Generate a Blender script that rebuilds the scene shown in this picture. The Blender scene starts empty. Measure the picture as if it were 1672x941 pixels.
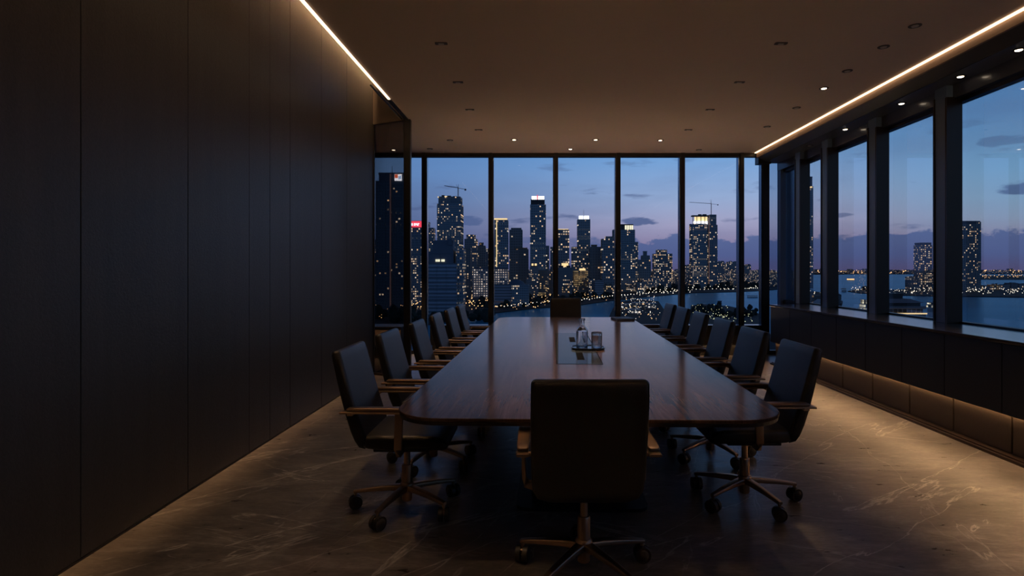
import bpy, bmesh, math, random
from mathutils import Vector, Matrix
random.seed(7)
sc = bpy.context.scene
COL = sc.collection
PI = math.pi
F, VX, VY, EYE = 950.0, 880.0, 440.0, 1.45      # focal length in px, vanishing point, eye height

# ------------------------------------------------------------------ helpers
def link(o, parent=None):
    COL.objects.link(o)
    if parent is not None:
        o.parent = parent
    return o

def empty(name, loc=(0, 0, 0), rz=0.0):
    o = bpy.data.objects.new(name, None)
    o.empty_display_size = 0.1
    o.location = loc
    o.rotation_euler = (0, 0, rz)
    return link(o)

def tag(o, label=None, cat=None, group=None, kind=None):
    if label: o['label'] = label
    if cat: o['category'] = cat
    if group: o['group'] = group
    if kind: o['kind'] = kind
    return o

def obj(name, bm, mat, parent=None, smooth=False, angle=None):
    me = bpy.data.meshes.new(name)
    bmesh.ops.recalc_face_normals(bm, faces=bm.faces[:])
    bm.to_mesh(me)
    bm.free()
    for m in (mat if isinstance(mat, (list, tuple)) else [mat]):
        me.materials.append(m)
    if smooth:
        for p in me.polygons:
            p.use_smooth = True
        if angle is not None:
            me.set_sharp_from_angle(angle=math.radians(angle))
    return link(bpy.data.objects.new(name, me), parent)

def struct(name, bm, mat, parent=None, smooth=False):
    o = obj(name, bm, mat, parent, smooth)
    if parent is None:
        o['kind'] = 'structure'
    return o

def B():
    return bmesh.new()

def merge(bm, tmp, mtx=None):
    if mtx is not None:
        bmesh.ops.transform(tmp, matrix=mtx, verts=tmp.verts[:])
    me = bpy.data.meshes.new('tmp')
    tmp.to_mesh(me); tmp.free()
    bm.from_mesh(me)
    bpy.data.meshes.remove(me)

def box(bm, x0, x1, y0, y1, z0, z1, bev=0.0, seg=2, mtx=None):
    t = bmesh.new()
    bmesh.ops.create_cube(t, size=1.0)
    for v in t.verts:
        v.co = Vector((x0 + (v.co.x + .5) * (x1 - x0), y0 + (v.co.y + .5) * (y1 - y0), z0 + (v.co.z + .5) * (z1 - z0)))
    if bev > 0:
        bmesh.ops.bevel(t, geom=t.edges[:], offset=bev, segments=seg, affect='EDGES', profile=0.5)
    merge(bm, t, mtx)
    return bm

def prism(bm, pts, z0, z1, bev=0.0, seg=2, mtx=None):
    """vertical prism over a polygon (x, y)"""
    t = bmesh.new()
    vs = [t.verts.new((p[0], p[1], z0)) for p in pts]
    f = t.faces.new(vs)
    r = bmesh.ops.extrude_face_region(t, geom=[f])
    for v in [g for g in r['geom'] if isinstance(g, bmesh.types.BMVert)]:
        v.co.z = z1
    if bev > 0:
        es = [e for e in t.edges if abs(e.verts[0].co.z - e.verts[1].co.z) < 1e-6]
        bmesh.ops.bevel(t, geom=es, offset=bev, segments=seg, affect='EDGES', profile=0.5)
    merge(bm, t, mtx)
    return bm

def prism_y(bm, pts, y0, y1):
    """prism along Y over a polygon (x, z)"""
    t = bmesh.new()
    a = [t.verts.new((p[0], y0, p[1])) for p in pts]
    b = [t.verts.new((p[0], y1, p[1])) for p in pts]
    t.faces.new(a); t.faces.new(b)
    n = len(pts)
    for i in range(n):
        t.faces.new((a[i], a[(i + 1) % n], b[(i + 1) % n], b[i]))
    merge(bm, t)
    return bm

def cyl(bm, p0, p1, r0, r1=None, seg=20, cap=True):
    r1 = r0 if r1 is None else r1
    p0, p1 = Vector(p0), Vector(p1)
    d = p1 - p0
    t = bmesh.new()
    bmesh.ops.create_cone(t, cap_ends=cap, segments=seg, radius1=r0, radius2=r1, depth=d.length)
    m = Matrix.Translation((p0 + p1) / 2) @ d.to_track_quat('Z', 'Y').to_matrix().to_4x4()
    merge(bm, t, m)
    return bm

def lathe(bm, prof, seg=28, mtx=None):
    """prof: (r, z) from axis to axis"""
    t = bmesh.new()
    rings = []
    for r, z in prof:
        if r < 1e-6:
            rings.append([t.verts.new((0, 0, z))])
        else:
            rings.append([t.verts.new((r * math.cos(2 * PI * k / seg), r * math.sin(2 * PI * k / seg), z)) for k in range(seg)])
    for a, b in zip(rings, rings[1:]):
        for k in range(seg):
            k2 = (k + 1) % seg
            if len(a) == 1 and len(b) == 1: continue
            if len(a) == 1: t.faces.new((a[0], b[k], b[k2]))
            elif len(b) == 1: t.faces.new((a[k], a[k2], b[0]))
            else: t.faces.new((a[k], a[k2], b[k2], b[k]))
    merge(bm, t, mtx)
    return bm

def rrect(w, h, r, n=5, cx=0, cy=0):
    pts = []
    for sx, sy, a0 in ((1, 1, 0), (-1, 1, 90), (-1, -1, 180), (1, -1, 270)):
        for k in range(n + 1):
            a = math.radians(a0 + 90.0 * k / n)
            pts.append((cx + sx * (w / 2 - r) + r * math.cos(a), cy + sy * (h / 2 - r) + r * math.sin(a)))
    return pts

def loft(bm, secs):
    """join equal-length rings of 3-D points, capped at both ends"""
    t = bmesh.new()
    R = [[t.verts.new(p) for p in s] for s in secs]
    n = len(R[0])
    for a, b in zip(R, R[1:]):
        for i in range(n):
            t.faces.new((a[i], a[(i + 1) % n], b[(i + 1) % n], b[i]))
    t.faces.new(R[0]); t.faces.new(R[-1])
    merge(bm, t)
    return bm

def tube(bm, pts, w, h, r=0.004):
    """rounded bar of section w x h swept along a polyline (up = z or x)"""
    secs = []
    pts = [Vector(p) for p in pts]
    for i, p in enumerate(pts):
        d = (pts[min(i + 1, len(pts) - 1)] - pts[max(i - 1, 0)]).normalized()
        up = Vector((0, 0, 1)) if abs(d.z) < 0.9 else Vector((0, 1, 0))
        s = d.cross(up).normalized(); u = s.cross(d).normalized()
        secs.append([p + s * a + u * b for a, b in rrect(w, h, r, 3)])
    return loft(bm, secs)

# ------------------------------------------------------------------ materials
def mat(name, color=(.5, .5, .5), rough=.5, metal=0.0, spec=.5, coat=0.0, emit=None, estr=0.0, bump=0.0, bscale=200.0, var=0.0, vscale=3.0):
    m = bpy.data.materials.new(name)
    m.use_nodes = True
    nt = m.node_tree
    p = nt.nodes['Principled BSDF']
    p.inputs['Base Color'].default_value = (*color, 1)
    p.inputs['Roughness'].default_value = rough
    p.inputs['Metallic'].default_value = metal
    p.inputs['Specular IOR Level'].default_value = spec
    p.inputs['Coat Weight'].default_value = coat
    if emit:
        p.inputs['Emission Color'].default_value = (*emit, 1)
        p.inputs['Emission Strength'].default_value = estr
    if bump > 0 or var > 0:
        tc = nt.nodes.new('ShaderNodeTexCoord')
        if bump > 0:
            n = nt.nodes.new('ShaderNodeTexNoise'); n.inputs['Scale'].default_value = bscale; n.inputs['Detail'].default_value = 4
            b = nt.nodes.new('ShaderNodeBump'); b.inputs['Strength'].default_value = bump; b.inputs['Distance'].default_value = .01
            nt.links.new(tc.outputs['Object'], n.inputs['Vector'])
            nt.links.new(n.outputs['Fac'], b.inputs['Height'])
            nt.links.new(b.outputs['Normal'], p.inputs['Normal'])
        if var > 0:
            n = nt.nodes.new('ShaderNodeTexNoise'); n.inputs['Scale'].default_value = vscale; n.inputs['Detail'].default_value = 5
            r = nt.nodes.new('ShaderNodeMapRange'); r.inputs['To Min'].default_value = 1 - var; r.inputs['To Max'].default_value = 1 + var
            x = nt.nodes.new('ShaderNodeMix'); x.data_type = 'RGBA'; x.blend_type = 'MULTIPLY'; x.inputs['Factor'].default_value = 1
            x.inputs['A'].default_value = (*color, 1)
            nt.links.new(tc.outputs['Object'], n.inputs['Vector'])
            nt.links.new(n.outputs['Fac'], r.inputs['Value'])
            nt.links.new(r.outputs['Result'], x.inputs['B'])
            nt.links.new(x.outputs['Result'], p.inputs['Base Color'])
    return m

class N:
    """tiny node-graph writer"""
    def __init__(s, nt): s.nt = nt
    def new(s, t, **k):
        n = s.nt.nodes.new(t)
        for a, b in k.items(): setattr(n, a, b)
        return n
    def put(s, sock, v):
        if v is None: return
        if isinstance(v, bpy.types.NodeSocket): s.nt.links.new(v, sock)
        else: sock.default_value = v
    def m(s, op, a, b=None, c=None):
        n = s.new('ShaderNodeMath', operation=op)
        for i, v in enumerate((a, b, c)): s.put(n.inputs[i], v)
        return n.outputs[0]
    def comb(s, x, y, z):
        n = s.new('ShaderNodeCombineXYZ')
        for i, v in enumerate((x, y, z)): s.put(n.inputs[i], v)
        return n.outputs[0]
    def sep(s, v):
        n = s.new('ShaderNodeSeparateXYZ'); s.put(n.inputs[0], v); return n.outputs
    def noise(s, v, scale, detail=4, rough=.5, dist=0.0):
        n = s.new('ShaderNodeTexNoise'); s.put(n.inputs['Vector'], v)
        n.inputs['Scale'].default_value = scale; n.inputs['Detail'].default_value = detail
        n.inputs['Roughness'].default_value = rough; n.inputs['Distortion'].default_value = dist
        return n.outputs['Fac']
    def white(s, v):
        n = s.new('ShaderNodeTexWhiteNoise', noise_dimensions='3D'); s.put(n.inputs['Vector'], v); return n.outputs['Value']
    def rng(s, v, a, b, c=0.0, d=1.0, smooth=False):
        n = s.new('ShaderNodeMapRange'); n.interpolation_type = 'SMOOTHSTEP' if smooth else 'LINEAR'
        s.put(n.inputs['Value'], v)
        for k, q in zip(('From Min', 'From Max', 'To Min', 'To Max'), (a, b, c, d)): s.put(n.inputs[k], q)
        return n.outputs['Result']
    def mix(s, f, a, b, mode='MIX'):
        n = s.new('ShaderNodeMix', data_type='RGBA', blend_type=mode)
        s.put(n.inputs['Factor'], f)
        s.put(n.inputs['A'], a if isinstance(a, bpy.types.NodeSocket) else (*a, 1))
        s.put(n.inputs['B'], b if isinstance(b, bpy.types.NodeSocket) else (*b, 1))
        return n.outputs['Result']
    def ramp(s, f, stops):
        n = s.new('ShaderNodeValToRGB'); s.put(n.inputs[0], f)
        e = n.color_ramp.elements
        e[0].position, e[0].color = stops[0][0], (*stops[0][1], 1)
        e[1].position, e[1].color = stops[-1][0], (*stops[-1][1], 1)
        for p, c in stops[1:-1]:
            q = e.new(p); q.color = (*c, 1)
        return n.outputs[0]

def srgb(r, g, b):
    f = lambda c: (c / 12.92 if c <= .04045 else ((c + .055) / 1.055) ** 2.4)
    return (f(r / 255), f(g / 255), f(b / 255))

FACADES = {}
def facade(name, base, frac, ww=3.0, fh=3.6, strength=1.2, band=.03, warm=(1, .57, .26), cool=(1, .82, .60), wx=.20, wz=.34, glass=(.072, .115, .150), rough=.35):
    FACADES[name] = dict(base=base, frac=frac, ww=ww, fh=fh, strength=strength, band=band, warm=warm, cool=cool, wx=wx, wz=wz, glass=glass, rough=rough)
    m = bpy.data.materials.new(name); m.use_nodes = True
    g = N(m.node_tree); p = m.node_tree.nodes['Principled BSDF']
    tc = g.new('ShaderNodeTexCoord')
    x, y, z = g.sep(tc.outputs['Object'])
    nx, ny, nz = g.sep(tc.outputs['Normal'])
    onx = g.m('GREATER_THAN', g.m('ABSOLUTE', nx), .6)
    u = g.m('ADD', g.m('MULTIPLY', y, onx), g.m('MULTIPLY', x, g.m('SUBTRACT', 1.0, onx)))
    side = g.m('LESS_THAN', g.m('ABSOLUTE', nz), .5)
    oi = g.new('ShaderNodeObjectInfo')
    cu = g.m('DIVIDE', g.m('ADD', u, 500.0), ww); cz = g.m('DIVIDE', z, fh)
    fu, fz = g.m('FLOOR', cu), g.m('FLOOR', cz)
    seed = g.m('ADD', g.m('MULTIPLY', oi.outputs['Random'], 97.0), g.m('MULTIPLY', onx, 13.0))
    r1 = g.white(g.comb(fu, fz, seed))
    r2 = g.white(g.comb(g.m('FLOOR', g.m('DIVIDE', fu, 5.0)), fz, g.m('ADD', seed, 5.5)))
    # lit rooms cluster a little: more of them where a slow noise is high
    cl = g.noise(g.comb(g.m('MULTIPLY', fu, .13), g.m('MULTIPLY', fz, .11), seed), 1.0, 2)
    thr = g.m('MULTIPLY', g.rng(cl, .35, .65, .35, 1.7), frac)
    lit = g.m('MAXIMUM', g.m('LESS_THAN', r1, thr), g.m('MULTIPLY', g.m('LESS_THAN', r2, band), g.m('LESS_THAN', r1, .75)))
    fx, fy = g.m('FRACT', cu), g.m('FRACT', cz)
    win = g.m('MULTIPLY', g.m('MULTIPLY', g.m('GREATER_THAN', fx, wx), g.m('LESS_THAN', fx, 1 - wx)),
              g.m('MULTIPLY', g.m('GREATER_THAN', fy, wz), g.m('LESS_THAN', fy, .86)))
    win = g.m('MULTIPLY', win, side)
    r3 = g.white(g.comb(fu, fz, g.m('ADD', seed, 31.0)))
    col = g.mix(r3, warm, cool)
    p.inputs['Roughness'].default_value = rough
    g.put(p.inputs['Base Color'], g.mix(win, base, glass))
    g.put(p.inputs['Emission Color'], col)
    g.put(p.inputs['Emission Strength'], g.m('MULTIPLY', g.m('MULTIPLY', lit, win), g.m('MULTIPLY', g.m('POWER', g.rng(g.white(g.comb(fu, fz, g.m('ADD', seed, 77.0))), 0, 1, .35, 1.0), 2.0), strength)))
    return m

M = {}
M['leather'] = mat('black leather', (.017, .0135, .0105), .34, spec=.38, bump=.25, bscale=260)
M['bronze'] = mat('dark bronze', (.56, .38, .25), .36, metal=1.0)
M['arm_wood'] = mat('arm pad', (.24, .15, .095), .36, metal=.55)
M['black'] = mat('black plastic', (.010, .010, .010), .45)
M['wheel'] = mat('caster tread', (.030, .026, .022), .40)
M['frame'] = mat('dark window metal', (.012, .011, .012), .38, spec=.5)
M['frame_bronze'] = mat('bronze window metal', (.045, .028, .019), .35, metal=.4)
M['pillar'] = mat('pillar cladding', (.17, .24, .35), .36)
M['anodised'] = mat('anodised blue grey metal', (.22, .27, .33), .18, metal=1.0)
M['ceiling'] = mat('taupe ceiling', (.58, .47, .39), .85, var=.05, vscale=1.2)
M['fascia'] = mat('light fascia', (.36, .235, .145), .6)
M['bulkhead'] = mat('taupe bulkhead', (.13, .10, .08), .8)
M['soffit'] = mat('dark soffit panel', (.065, .066, .072), .28, coat=.3)
M['cabinet'] = mat('black cabinet front', (.0042, .0042, .0043), .50, spec=.35, bump=.12, bscale=90, var=.15, vscale=6)
M['kick'] = mat('brown cabinet base', (.075, .055, .038), .55, bump=.1, bscale=60, var=.2, vscale=5)
M['counter'] = mat('dark countertop', (.020, .016, .014), .22, coat=.2)
M['bench_wood'] = mat('brown bench', (.30, .20, .135), .5, var=.2, vscale=4)
M['led'] = mat('warm led', (1, .8, .6), .5, emit=(1.0, .70, .46), estr=2.3)
M['led_soft'] = mat('warm led strip', (1, .8, .6), .5, emit=(1.0, .58, .28), estr=32.0)
M['led_bench'] = mat('warm bench strip', (1, .8, .6), .5, emit=(1.0, .58, .28), estr=26.0)
M['lens_on'] = mat('lit lens', (.8, .8, .8), .4, emit=(1.0, .80, .58), estr=5.0)
M['lens_off'] = mat('dull lens', (.30, .29, .28), .35)
M['ring'] = mat('downlight trim', (.020, .017, .015), .5)
M['tray'] = mat('dark metal tray', (.05, .05, .055), .22, metal=.8)
M['corner_slab'] = mat('dark folder', (.022, .017, .014), .45)
M['concrete'] = mat('grey blue concrete', (.11, .13, .17), .7)
M['dark_roof'] = mat('dark roof', (.03, .036, .045), .6)
M['crane'] = mat('crane steel', (.13, .07, .06), .6)
M['crane_pale'] = mat('crane pale steel', (.25, .25, .27), .6)
M['tree'] = mat('dark leaves', (.010, .018, .010), .8, var=.5, vscale=.1)
M['land'] = mat('dark ground', (.016, .019, .020), .8, var=.5, vscale=.02)
M['white_glow'] = mat('white crown glow', (.8, .8, .8), .5, emit=(.95, .95, 1.0), estr=1.9)
M['gold_glow'] = mat('gold glow', (.8, .7, .4), .5, emit=(1.0, .68, .30), estr=1.1)
M['pink_line'] = mat('pale edge strip', (.3, .2, .2), .6, emit=(1.0, .55, .42), estr=.06)
M['red_sign'] = mat('red sign', (.6, .05, .08), .5, emit=(.95, .06, .10), estr=.95)
M['orange_sign'] = mat('orange sign', (.6, .2, .1), .5, emit=(1.0, .16, .06), estr=1.0)
M['blue_sign'] = mat('blue sign', (.2, .4, .7), .5, emit=(.25, .5, .85), estr=.9)
M['cream_sign'] = mat('cream sign', (.8, .8, .6), .5, emit=(1.0, .92, .62), estr=1.0)
M['warm_pt'] = mat('warm street lamp', (.8, .6, .3), .5, emit=(1.0, .55, .22), estr=2.2)
M['white_pt'] = mat('white street lamp', (.8, .8, .8), .5, emit=(1.0, .85, .65), estr=2.2)
M['green_pt'] = mat('greenish lamp', (.7, .8, .5), .5, emit=(.95, .92, .50), estr=1.3)
M['boat'] = mat('white boat', (.5, .5, .5), .5)
M['pier'] = mat('pier roof', (.24, .21, .22), .7)
M['pierdark'] = mat('pier walls', (.012, .014, .018), .5)

# thin architectural glass: clear with a mirror layer that grows towards grazing angles
def glass(name, tint, refl=1.0, ior=1.45):
    m = bpy.data.materials.new(name); m.use_nodes = True
    nt = m.node_tree; nt.nodes.clear(); g = N(nt)
    out = g.new('ShaderNodeOutputMaterial')
    t = g.new('ShaderNodeBsdfTransparent'); t.inputs[0].default_value = (*tint, 1)
    gl = g.new('ShaderNodeBsdfGlossy'); gl.inputs['Roughness'].default_value = 0.0
    fr = g.new('ShaderNodeFresnel'); fr.inputs['IOR'].default_value = ior
    mx = g.new('ShaderNodeMixShader')
    g.put(mx.inputs[0], g.m('MULTIPLY', fr.outputs[0], refl))
    nt.links.new(t.outputs[0], mx.inputs[1]); nt.links.new(gl.outputs[0], mx.inputs[2])
    nt.links.new(mx.outputs[0], out.inputs[0])
    return m
M['glass'] = glass('window glass', (.97, .98, .99), .28)
M['glass_back'] = glass('back window glass', (.97, .98, .99), .10)
M['glass_dark'] = glass('tinted window glass', (.74, .79, .84), .7)
M['glass_screen'] = glass('screen glass', (.60, .58, .57), .4)

def clear_glass(name, color, ior, rough=0.0):
    m = bpy.data.materials.new(name); m.use_nodes = True
    p = m.node_tree.nodes['Principled BSDF']
    p.inputs['Base Color'].default_value = (*color, 1)
    p.inputs['Transmission Weight'].default_value = 1
    p.inputs['IOR'].default_value = ior
    p.inputs['Roughness'].default_value = rough
    return m
M['crystal'] = clear_glass('crystal glass', (.95, .96, .97), 1.5)
M['water_in'] = clear_glass('drinking water', (.92, .93, .95), 1.33)

def lacquer(m, color, rough, tint, power, top, low):
    """matte base under a thin gloss layer that gains strength towards grazing angles"""
    nt = m.node_tree; nt.nodes.remove(nt.nodes['Principled BSDF']); g = N(nt)
    out = nt.nodes['Material Output']
    d = g.new('ShaderNodeBsdfDiffuse'); g.put(d.inputs['Color'], color)
    gl = g.new('ShaderNodeBsdfGlossy'); gl.inputs['Color'].default_value = (*tint, 1); g.put(gl.inputs['Roughness'], rough)
    lw = g.new('ShaderNodeLayerWeight'); lw.inputs['Blend'].default_value = .5
    f = g.m('ADD', g.m('MINIMUM', g.m('MULTIPLY', g.m('POWER', lw.outputs['Facing'], power), top), .8), low)
    mx = g.new('ShaderNodeMixShader'); g.put(mx.inputs[0], f)
    nt.links.new(d.outputs[0], mx.inputs[1]); nt.links.new(gl.outputs[0], mx.inputs[2]); nt.links.new(mx.outputs[0], out.inputs['Surface'])
    return d, gl

# walnut
def walnut():
    m = bpy.data.materials.new('dark walnut'); m.use_nodes = True
    g = N(m.node_tree); p = m.node_tree.nodes['Principled BSDF']
    tc = g.new('ShaderNodeTexCoord'); x, y, z = g.sep(tc.outputs['Object'])
    plank = g.m('FLOOR', g.m('DIVIDE', g.m('ADD', x, 5.0), .24))
    off = g.m('MULTIPLY', g.white(g.comb(plank, 3.0, 1.0)), 7.0)
    v = g.comb(g.m('MULTIPLY', x, 26.0), g.m('ADD', g.m('MULTIPLY', y, 1.6), off), z)
    n1 = g.noise(v, 1.0, 6, .6, 1.2)
    n2 = g.noise(g.comb(g.m('MULTIPLY', x, 160.0), g.m('MULTIPLY', y, 5.0), z), 1.0, 3)
    c = g.ramp(g.m('ADD', g.m('MULTIPLY', n1, .75), g.m('MULTIPLY', n2, .25)), [(.30, (.030, .017, .011)), (.5, (.062, .035, .023)), (.72, (.100, .060, .040))])
    tone = g.rng(g.white(g.comb(plank, 9.0, 4.0)), 0, 1, .85, 1.12)
    c = g.mix(1.0, c, g.comb(tone, tone, tone), 'MULTIPLY')
    lacquer(m, c, .135, (.97, .87, .80), 12.0, 2.1, .008)
    return m
M['walnut'] = walnut()
M['insert'] = mat('smoked glass insert')
lacquer(M['insert'], (.034, .040, .048, 1), .07, (.80, .92, 1.0), 9.0, .72, .02)
M['matt_black'] = mat('matt black', (.006, .006, .006), .9, spec=.05)
M['walnut_edge'] = mat('dark table edge', (.014, .010, .009), .4)

def marble():
    m = bpy.data.materials.new('brown marble floor'); m.use_nodes = True
    g = N(m.node_tree); p = m.node_tree.nodes['Principled BSDF']
    tc = g.new('ShaderNodeTexCoord'); co = tc.outputs['Object']
    x, y, z = g.sep(co)
    xr = g.m('ADD', g.m('MULTIPLY', x, .80), g.m('MULTIPLY', y, .60))
    yr = g.m('SUBTRACT', g.m('MULTIPLY', y, .80), g.m('MULTIPLY', x, .60))
    big = g.noise(g.comb(g.m('MULTIPLY', x, 1.0), g.m('MULTIPLY', y, 2.2), 0.0), 1.3, 6, .62, .8)
    fine = g.noise(g.comb(g.m('MULTIPLY', x, 5.0), g.m('MULTIPLY', y, 16.0), 0.0), 1.0, 5, .65, .4)
    grain = g.noise(g.comb(g.m('MULTIPLY', x, 22.0), g.m('MULTIPLY', y, 60.0), 5.0), 1.0, 4, .7, .3)
    base = g.ramp(g.m('ADD', g.m('ADD', g.m('MULTIPLY', big, .40), g.m('MULTIPLY', fine, .38)), g.m('MULTIPLY', grain, .22)), [(.38, (.085, .070, .057)), (.5, (.165, .137, .112)), (.62, (.300, .255, .212))])
    def vein(v, scale, width, dist, detail=5):
        n = g.noise(v, scale, detail, .55, dist)
        return g.rng(g.m('ABSOLUTE', g.m('SUBTRACT', n, .5)), 0, width, 1, 0)
    xs = g.m('ADD', g.m('MULTIPLY', x, .94), g.m('MULTIPLY', y, -.34))
    ys = g.m('ADD', g.m('MULTIPLY', y, .94), g.m('MULTIPLY', x, .34))
    v1 = vein(g.comb(g.m('MULTIPLY', xr, .22), g.m('MULTIPLY', yr, 1.3), 3.0), .9, .0046, .30, 8)
    v2 = vein(g.comb(g.m('MULTIPLY', xs, .20), g.m('MULTIPLY', ys, 1.5), 8.0), 1.1, .0046, .5, 8)
    v3 = vein(g.comb(g.m('MULTIPLY', ys, .22), g.m('MULTIPLY', xs, 1.3), 21.0), 1.0, .0044, .5, 8)
    patch = g.rng(g.noise(co, .9, 2), .45, .62)
    pat2 = g.rng(g.noise(g.comb(x, y, 40.0), 1.1, 2), .42, .6)
    brk = g.rng(g.noise(g.comb(x, y, 60.0), 6.0, 3), .35, .6, .40, 1)
    vv = g.m('MAXIMUM', g.m('MULTIPLY', v1, .85), g.m('MAXIMUM', g.m('MULTIPLY', g.m('MULTIPLY', v2, patch), .9), g.m('MULTIPLY', g.m('MULTIPLY', v3, pat2), .7)))
    c = g.mix(g.m("MULTIPLY", g.m("MULTIPLY", vv, brk), 1.0), base, (.60, .53, .46))
    g.put(p.inputs['Base Color'], c)
    g.put(p.inputs['Roughness'], g.rng(fine, .2, .8, .24, .40))
    p.inputs['Specular IOR Level'].default_value = .5
    b = g.new('ShaderNodeBump'); b.inputs['Strength'].default_value = .10; b.inputs['Distance'].default_value = .01
    g.put(b.inputs['Height'], fine); g.put(p.inputs['Normal'], b.outputs[0])
    return m
M['marble'] = marble()

def panel_mat():
    m = bpy.data.materials.new('charcoal wall panel'); m.use_nodes = True
    g = N(m.node_tree); p = m.node_tree.nodes['Principled BSDF']
    tc = g.new('ShaderNodeTexCoord'); x, y, z = g.sep(tc.outputs['Object'])
    str_ = g.noise(g.comb(0.0, g.m('MULTIPLY', y, 9.0), g.m('MULTIPLY', z, .5)), 1.0, 4, .6)
    fine = g.noise(tc.outputs['Object'], 70.0, 5, .7)
    f = g.m('ADD', g.m('MULTIPLY', str_, .5), g.m('MULTIPLY', fine, .5))
    g.put(p.inputs['Base Color'], g.ramp(f, [(.25, (.028, .027, .0265)), (.75, (.060, .058, .057))]))
    p.inputs['Roughness'].default_value = .37
    b = g.new('ShaderNodeBump'); b.inputs['Strength'].default_value = .30; b.inputs['Distance'].default_value = .006
    g.put(b.inputs['Height'], fine); g.put(p.inputs['Normal'], b.outputs[0])
    return m
M['panel'] = panel_mat()

def water_mat():
    m = bpy.data.materials.new('bay water'); m.use_nodes = True
    g = N(m.node_tree); p = m.node_tree.nodes['Principled BSDF']
    tc = g.new('ShaderNodeTexCoord'); x, y, z = g.sep(tc.outputs['Object'])
    n = g.noise(g.comb(g.m('MULTIPLY', x, .05), g.m('MULTIPLY', y, .11), 0.0), 1.0, 5, .6)
    big = g.noise(g.comb(g.m('MULTIPLY', x, .0012), g.m('MULTIPLY', y, .006), 0.0), 1.0, 3, .5)
    d, gl = lacquer(m, g.mix(g.rng(big, .35, .65), (.040, .28, .42), (.050, .35, .52)), .22, (.55, .82, 1.0), 6.0, .42, .02)
    b = g.new('ShaderNodeBump'); b.inputs['Strength'].default_value = .6; b.inputs['Distance'].default_value = 1.2
    g.put(b.inputs['Height'], n); g.put(gl.inputs['Normal'], b.outputs[0])
    return m
M['water'] = water_mat()

# ------------------------------------------------------------------ room shell
H = 3.44
YB = 10.0
XL, XW = -2.28, 4.15
struct('floor', box(B(), -5.2, 4.5, -3.1, 10.1, -.2, 0), M['marble'])
cp = [(-1.73, -3.1), (3.71, -3.1), (3.71, 10.1), (-5.2, 10.1), (-5.2, 8.06), (-2.30, 8.06), (-1.73, 7.76)]
struct('ceiling', prism(B(), cp, H, H + .10), M['ceiling'])
struct('ceiling_recess', box(B(), -2.5, 4.5, -3.1, 10.1, 4.55, 4.65), M['ceiling'])
struct('wall_rear', box(B(), -5.2, 4.5, -3.3, -3.1, 0, 4.6), M['cabinet'])
struct('wall_alcove', box(box(B(), -5.4, -5.2, 8.0, 10.1, 0, 4.6), -5.2, -2.36, 7.9, 8.05, 0, 4.6), M['cabinet'])
wl = struct('wall_left', box(B(), -2.50, -2.30, -3.1, 8.03, 0, 4.6), M['black'])
seams = [-3.1, -1.6, -.1, 1.3, 2.896, 3.78, 4.58, 4.93, 5.33, 6.10, 6.90, 8.02]
for a, b in zip(seams, seams[1:]):
    g_ = .0035 if (a not in (4.58, 4.93) and b not in (4.93,)) else .002
    obj('panel', box(B(), -2.305, XL, a + g_, b - .0025, .012, 4.55, .002, 1), M['panel'], wl)
struct('baseboard_left', box(B(), -2.30, XL + .004, -3.1, 8.0, 0, .010), M['black'])
# dark bulkhead over the angled glass screen
def along(p, q, w, z0, z1, bm):
    p, q = Vector(p), Vector(q); d = (q - p).normalized(); n = Vector((-d.y, d.x)) * w / 2
    return prism(bm, [p + n, q + n, q - n, p - n], z0, z1)
struct('bulkhead_left', along((-2.30, 8.03), (-1.75, 7.76), .05, H + .0, 4.55, B()), M['bulkhead'])
gp = along((-2.27, 8.015), (-1.79, 7.765), .014, .03, H, B())
gs = struct('partition_left', gp, M['glass_screen'])
obj('jamb', box(B(), -2.31, -2.268, 8.0, 8.045, 0, H + .6), M['frame'], gs)
obj('post', box(B(), -1.795, -1.705, 7.71, 7.79, 0, H + .02, .006, 2), M['frame'], gs)
obj('floor_track', along((-2.27, 8.015), (-1.79, 7.765), .05, 0, .03, B()), M['frame_bronze'], gs)
struct('trim_1', box(box(B(), -2.31, -2.25, 8.06, 9.70, 0, .03), -2.24, -2.20, 8.06, 9.70, 0, .018), M['frame_bronze'])
# edge profile of the ceiling on the left, where the light strip ends
ep = box(B(), -1.775, -1.73, 6.80, 7.74, H - .012, H + .06)
box(ep, -1.830, -1.815, 6.30, 7.74, H - .004, H + .012)
struct('trim_2', ep, M['frame'])

# right: sloped dark soffit with lit fascia
prof = [(3.71, H + .1), (3.71, 3.35), (3.735, 3.35), (3.735, H + .1)]
struct('fascia_right', prism_y(B(), prof, -3.1, 9.92), M['fascia'])
so = B()
prism_y(so, [(3.735, 3.352), (3.866, 3.285), (3.866, 3.60), (3.735, 3.60)], -3.1, 9.92)
prism_y(so, [(3.872, 3.282), (4.12, 3.282), (4.12, 3.15), (4.34, 3.15), (4.34, 3.60), (3.872, 3.60)], -3.1, 10.06)
struct('soffit_right', so, M['soffit'])
struct('ceiling_right', box(B(), 3.735, 4.5, -3.1, 10.1, 3.6, 3.7), M['ceiling'])
struct('wall_right', box(B(), 4.17, 4.36, -3.1, 10.06, 0, .905), M['cabinet'])
struct('wall_end_cap', box(B(), 3.735, 3.95, 9.90, 10.06, 3.25, H + .1), M['frame'])

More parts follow.
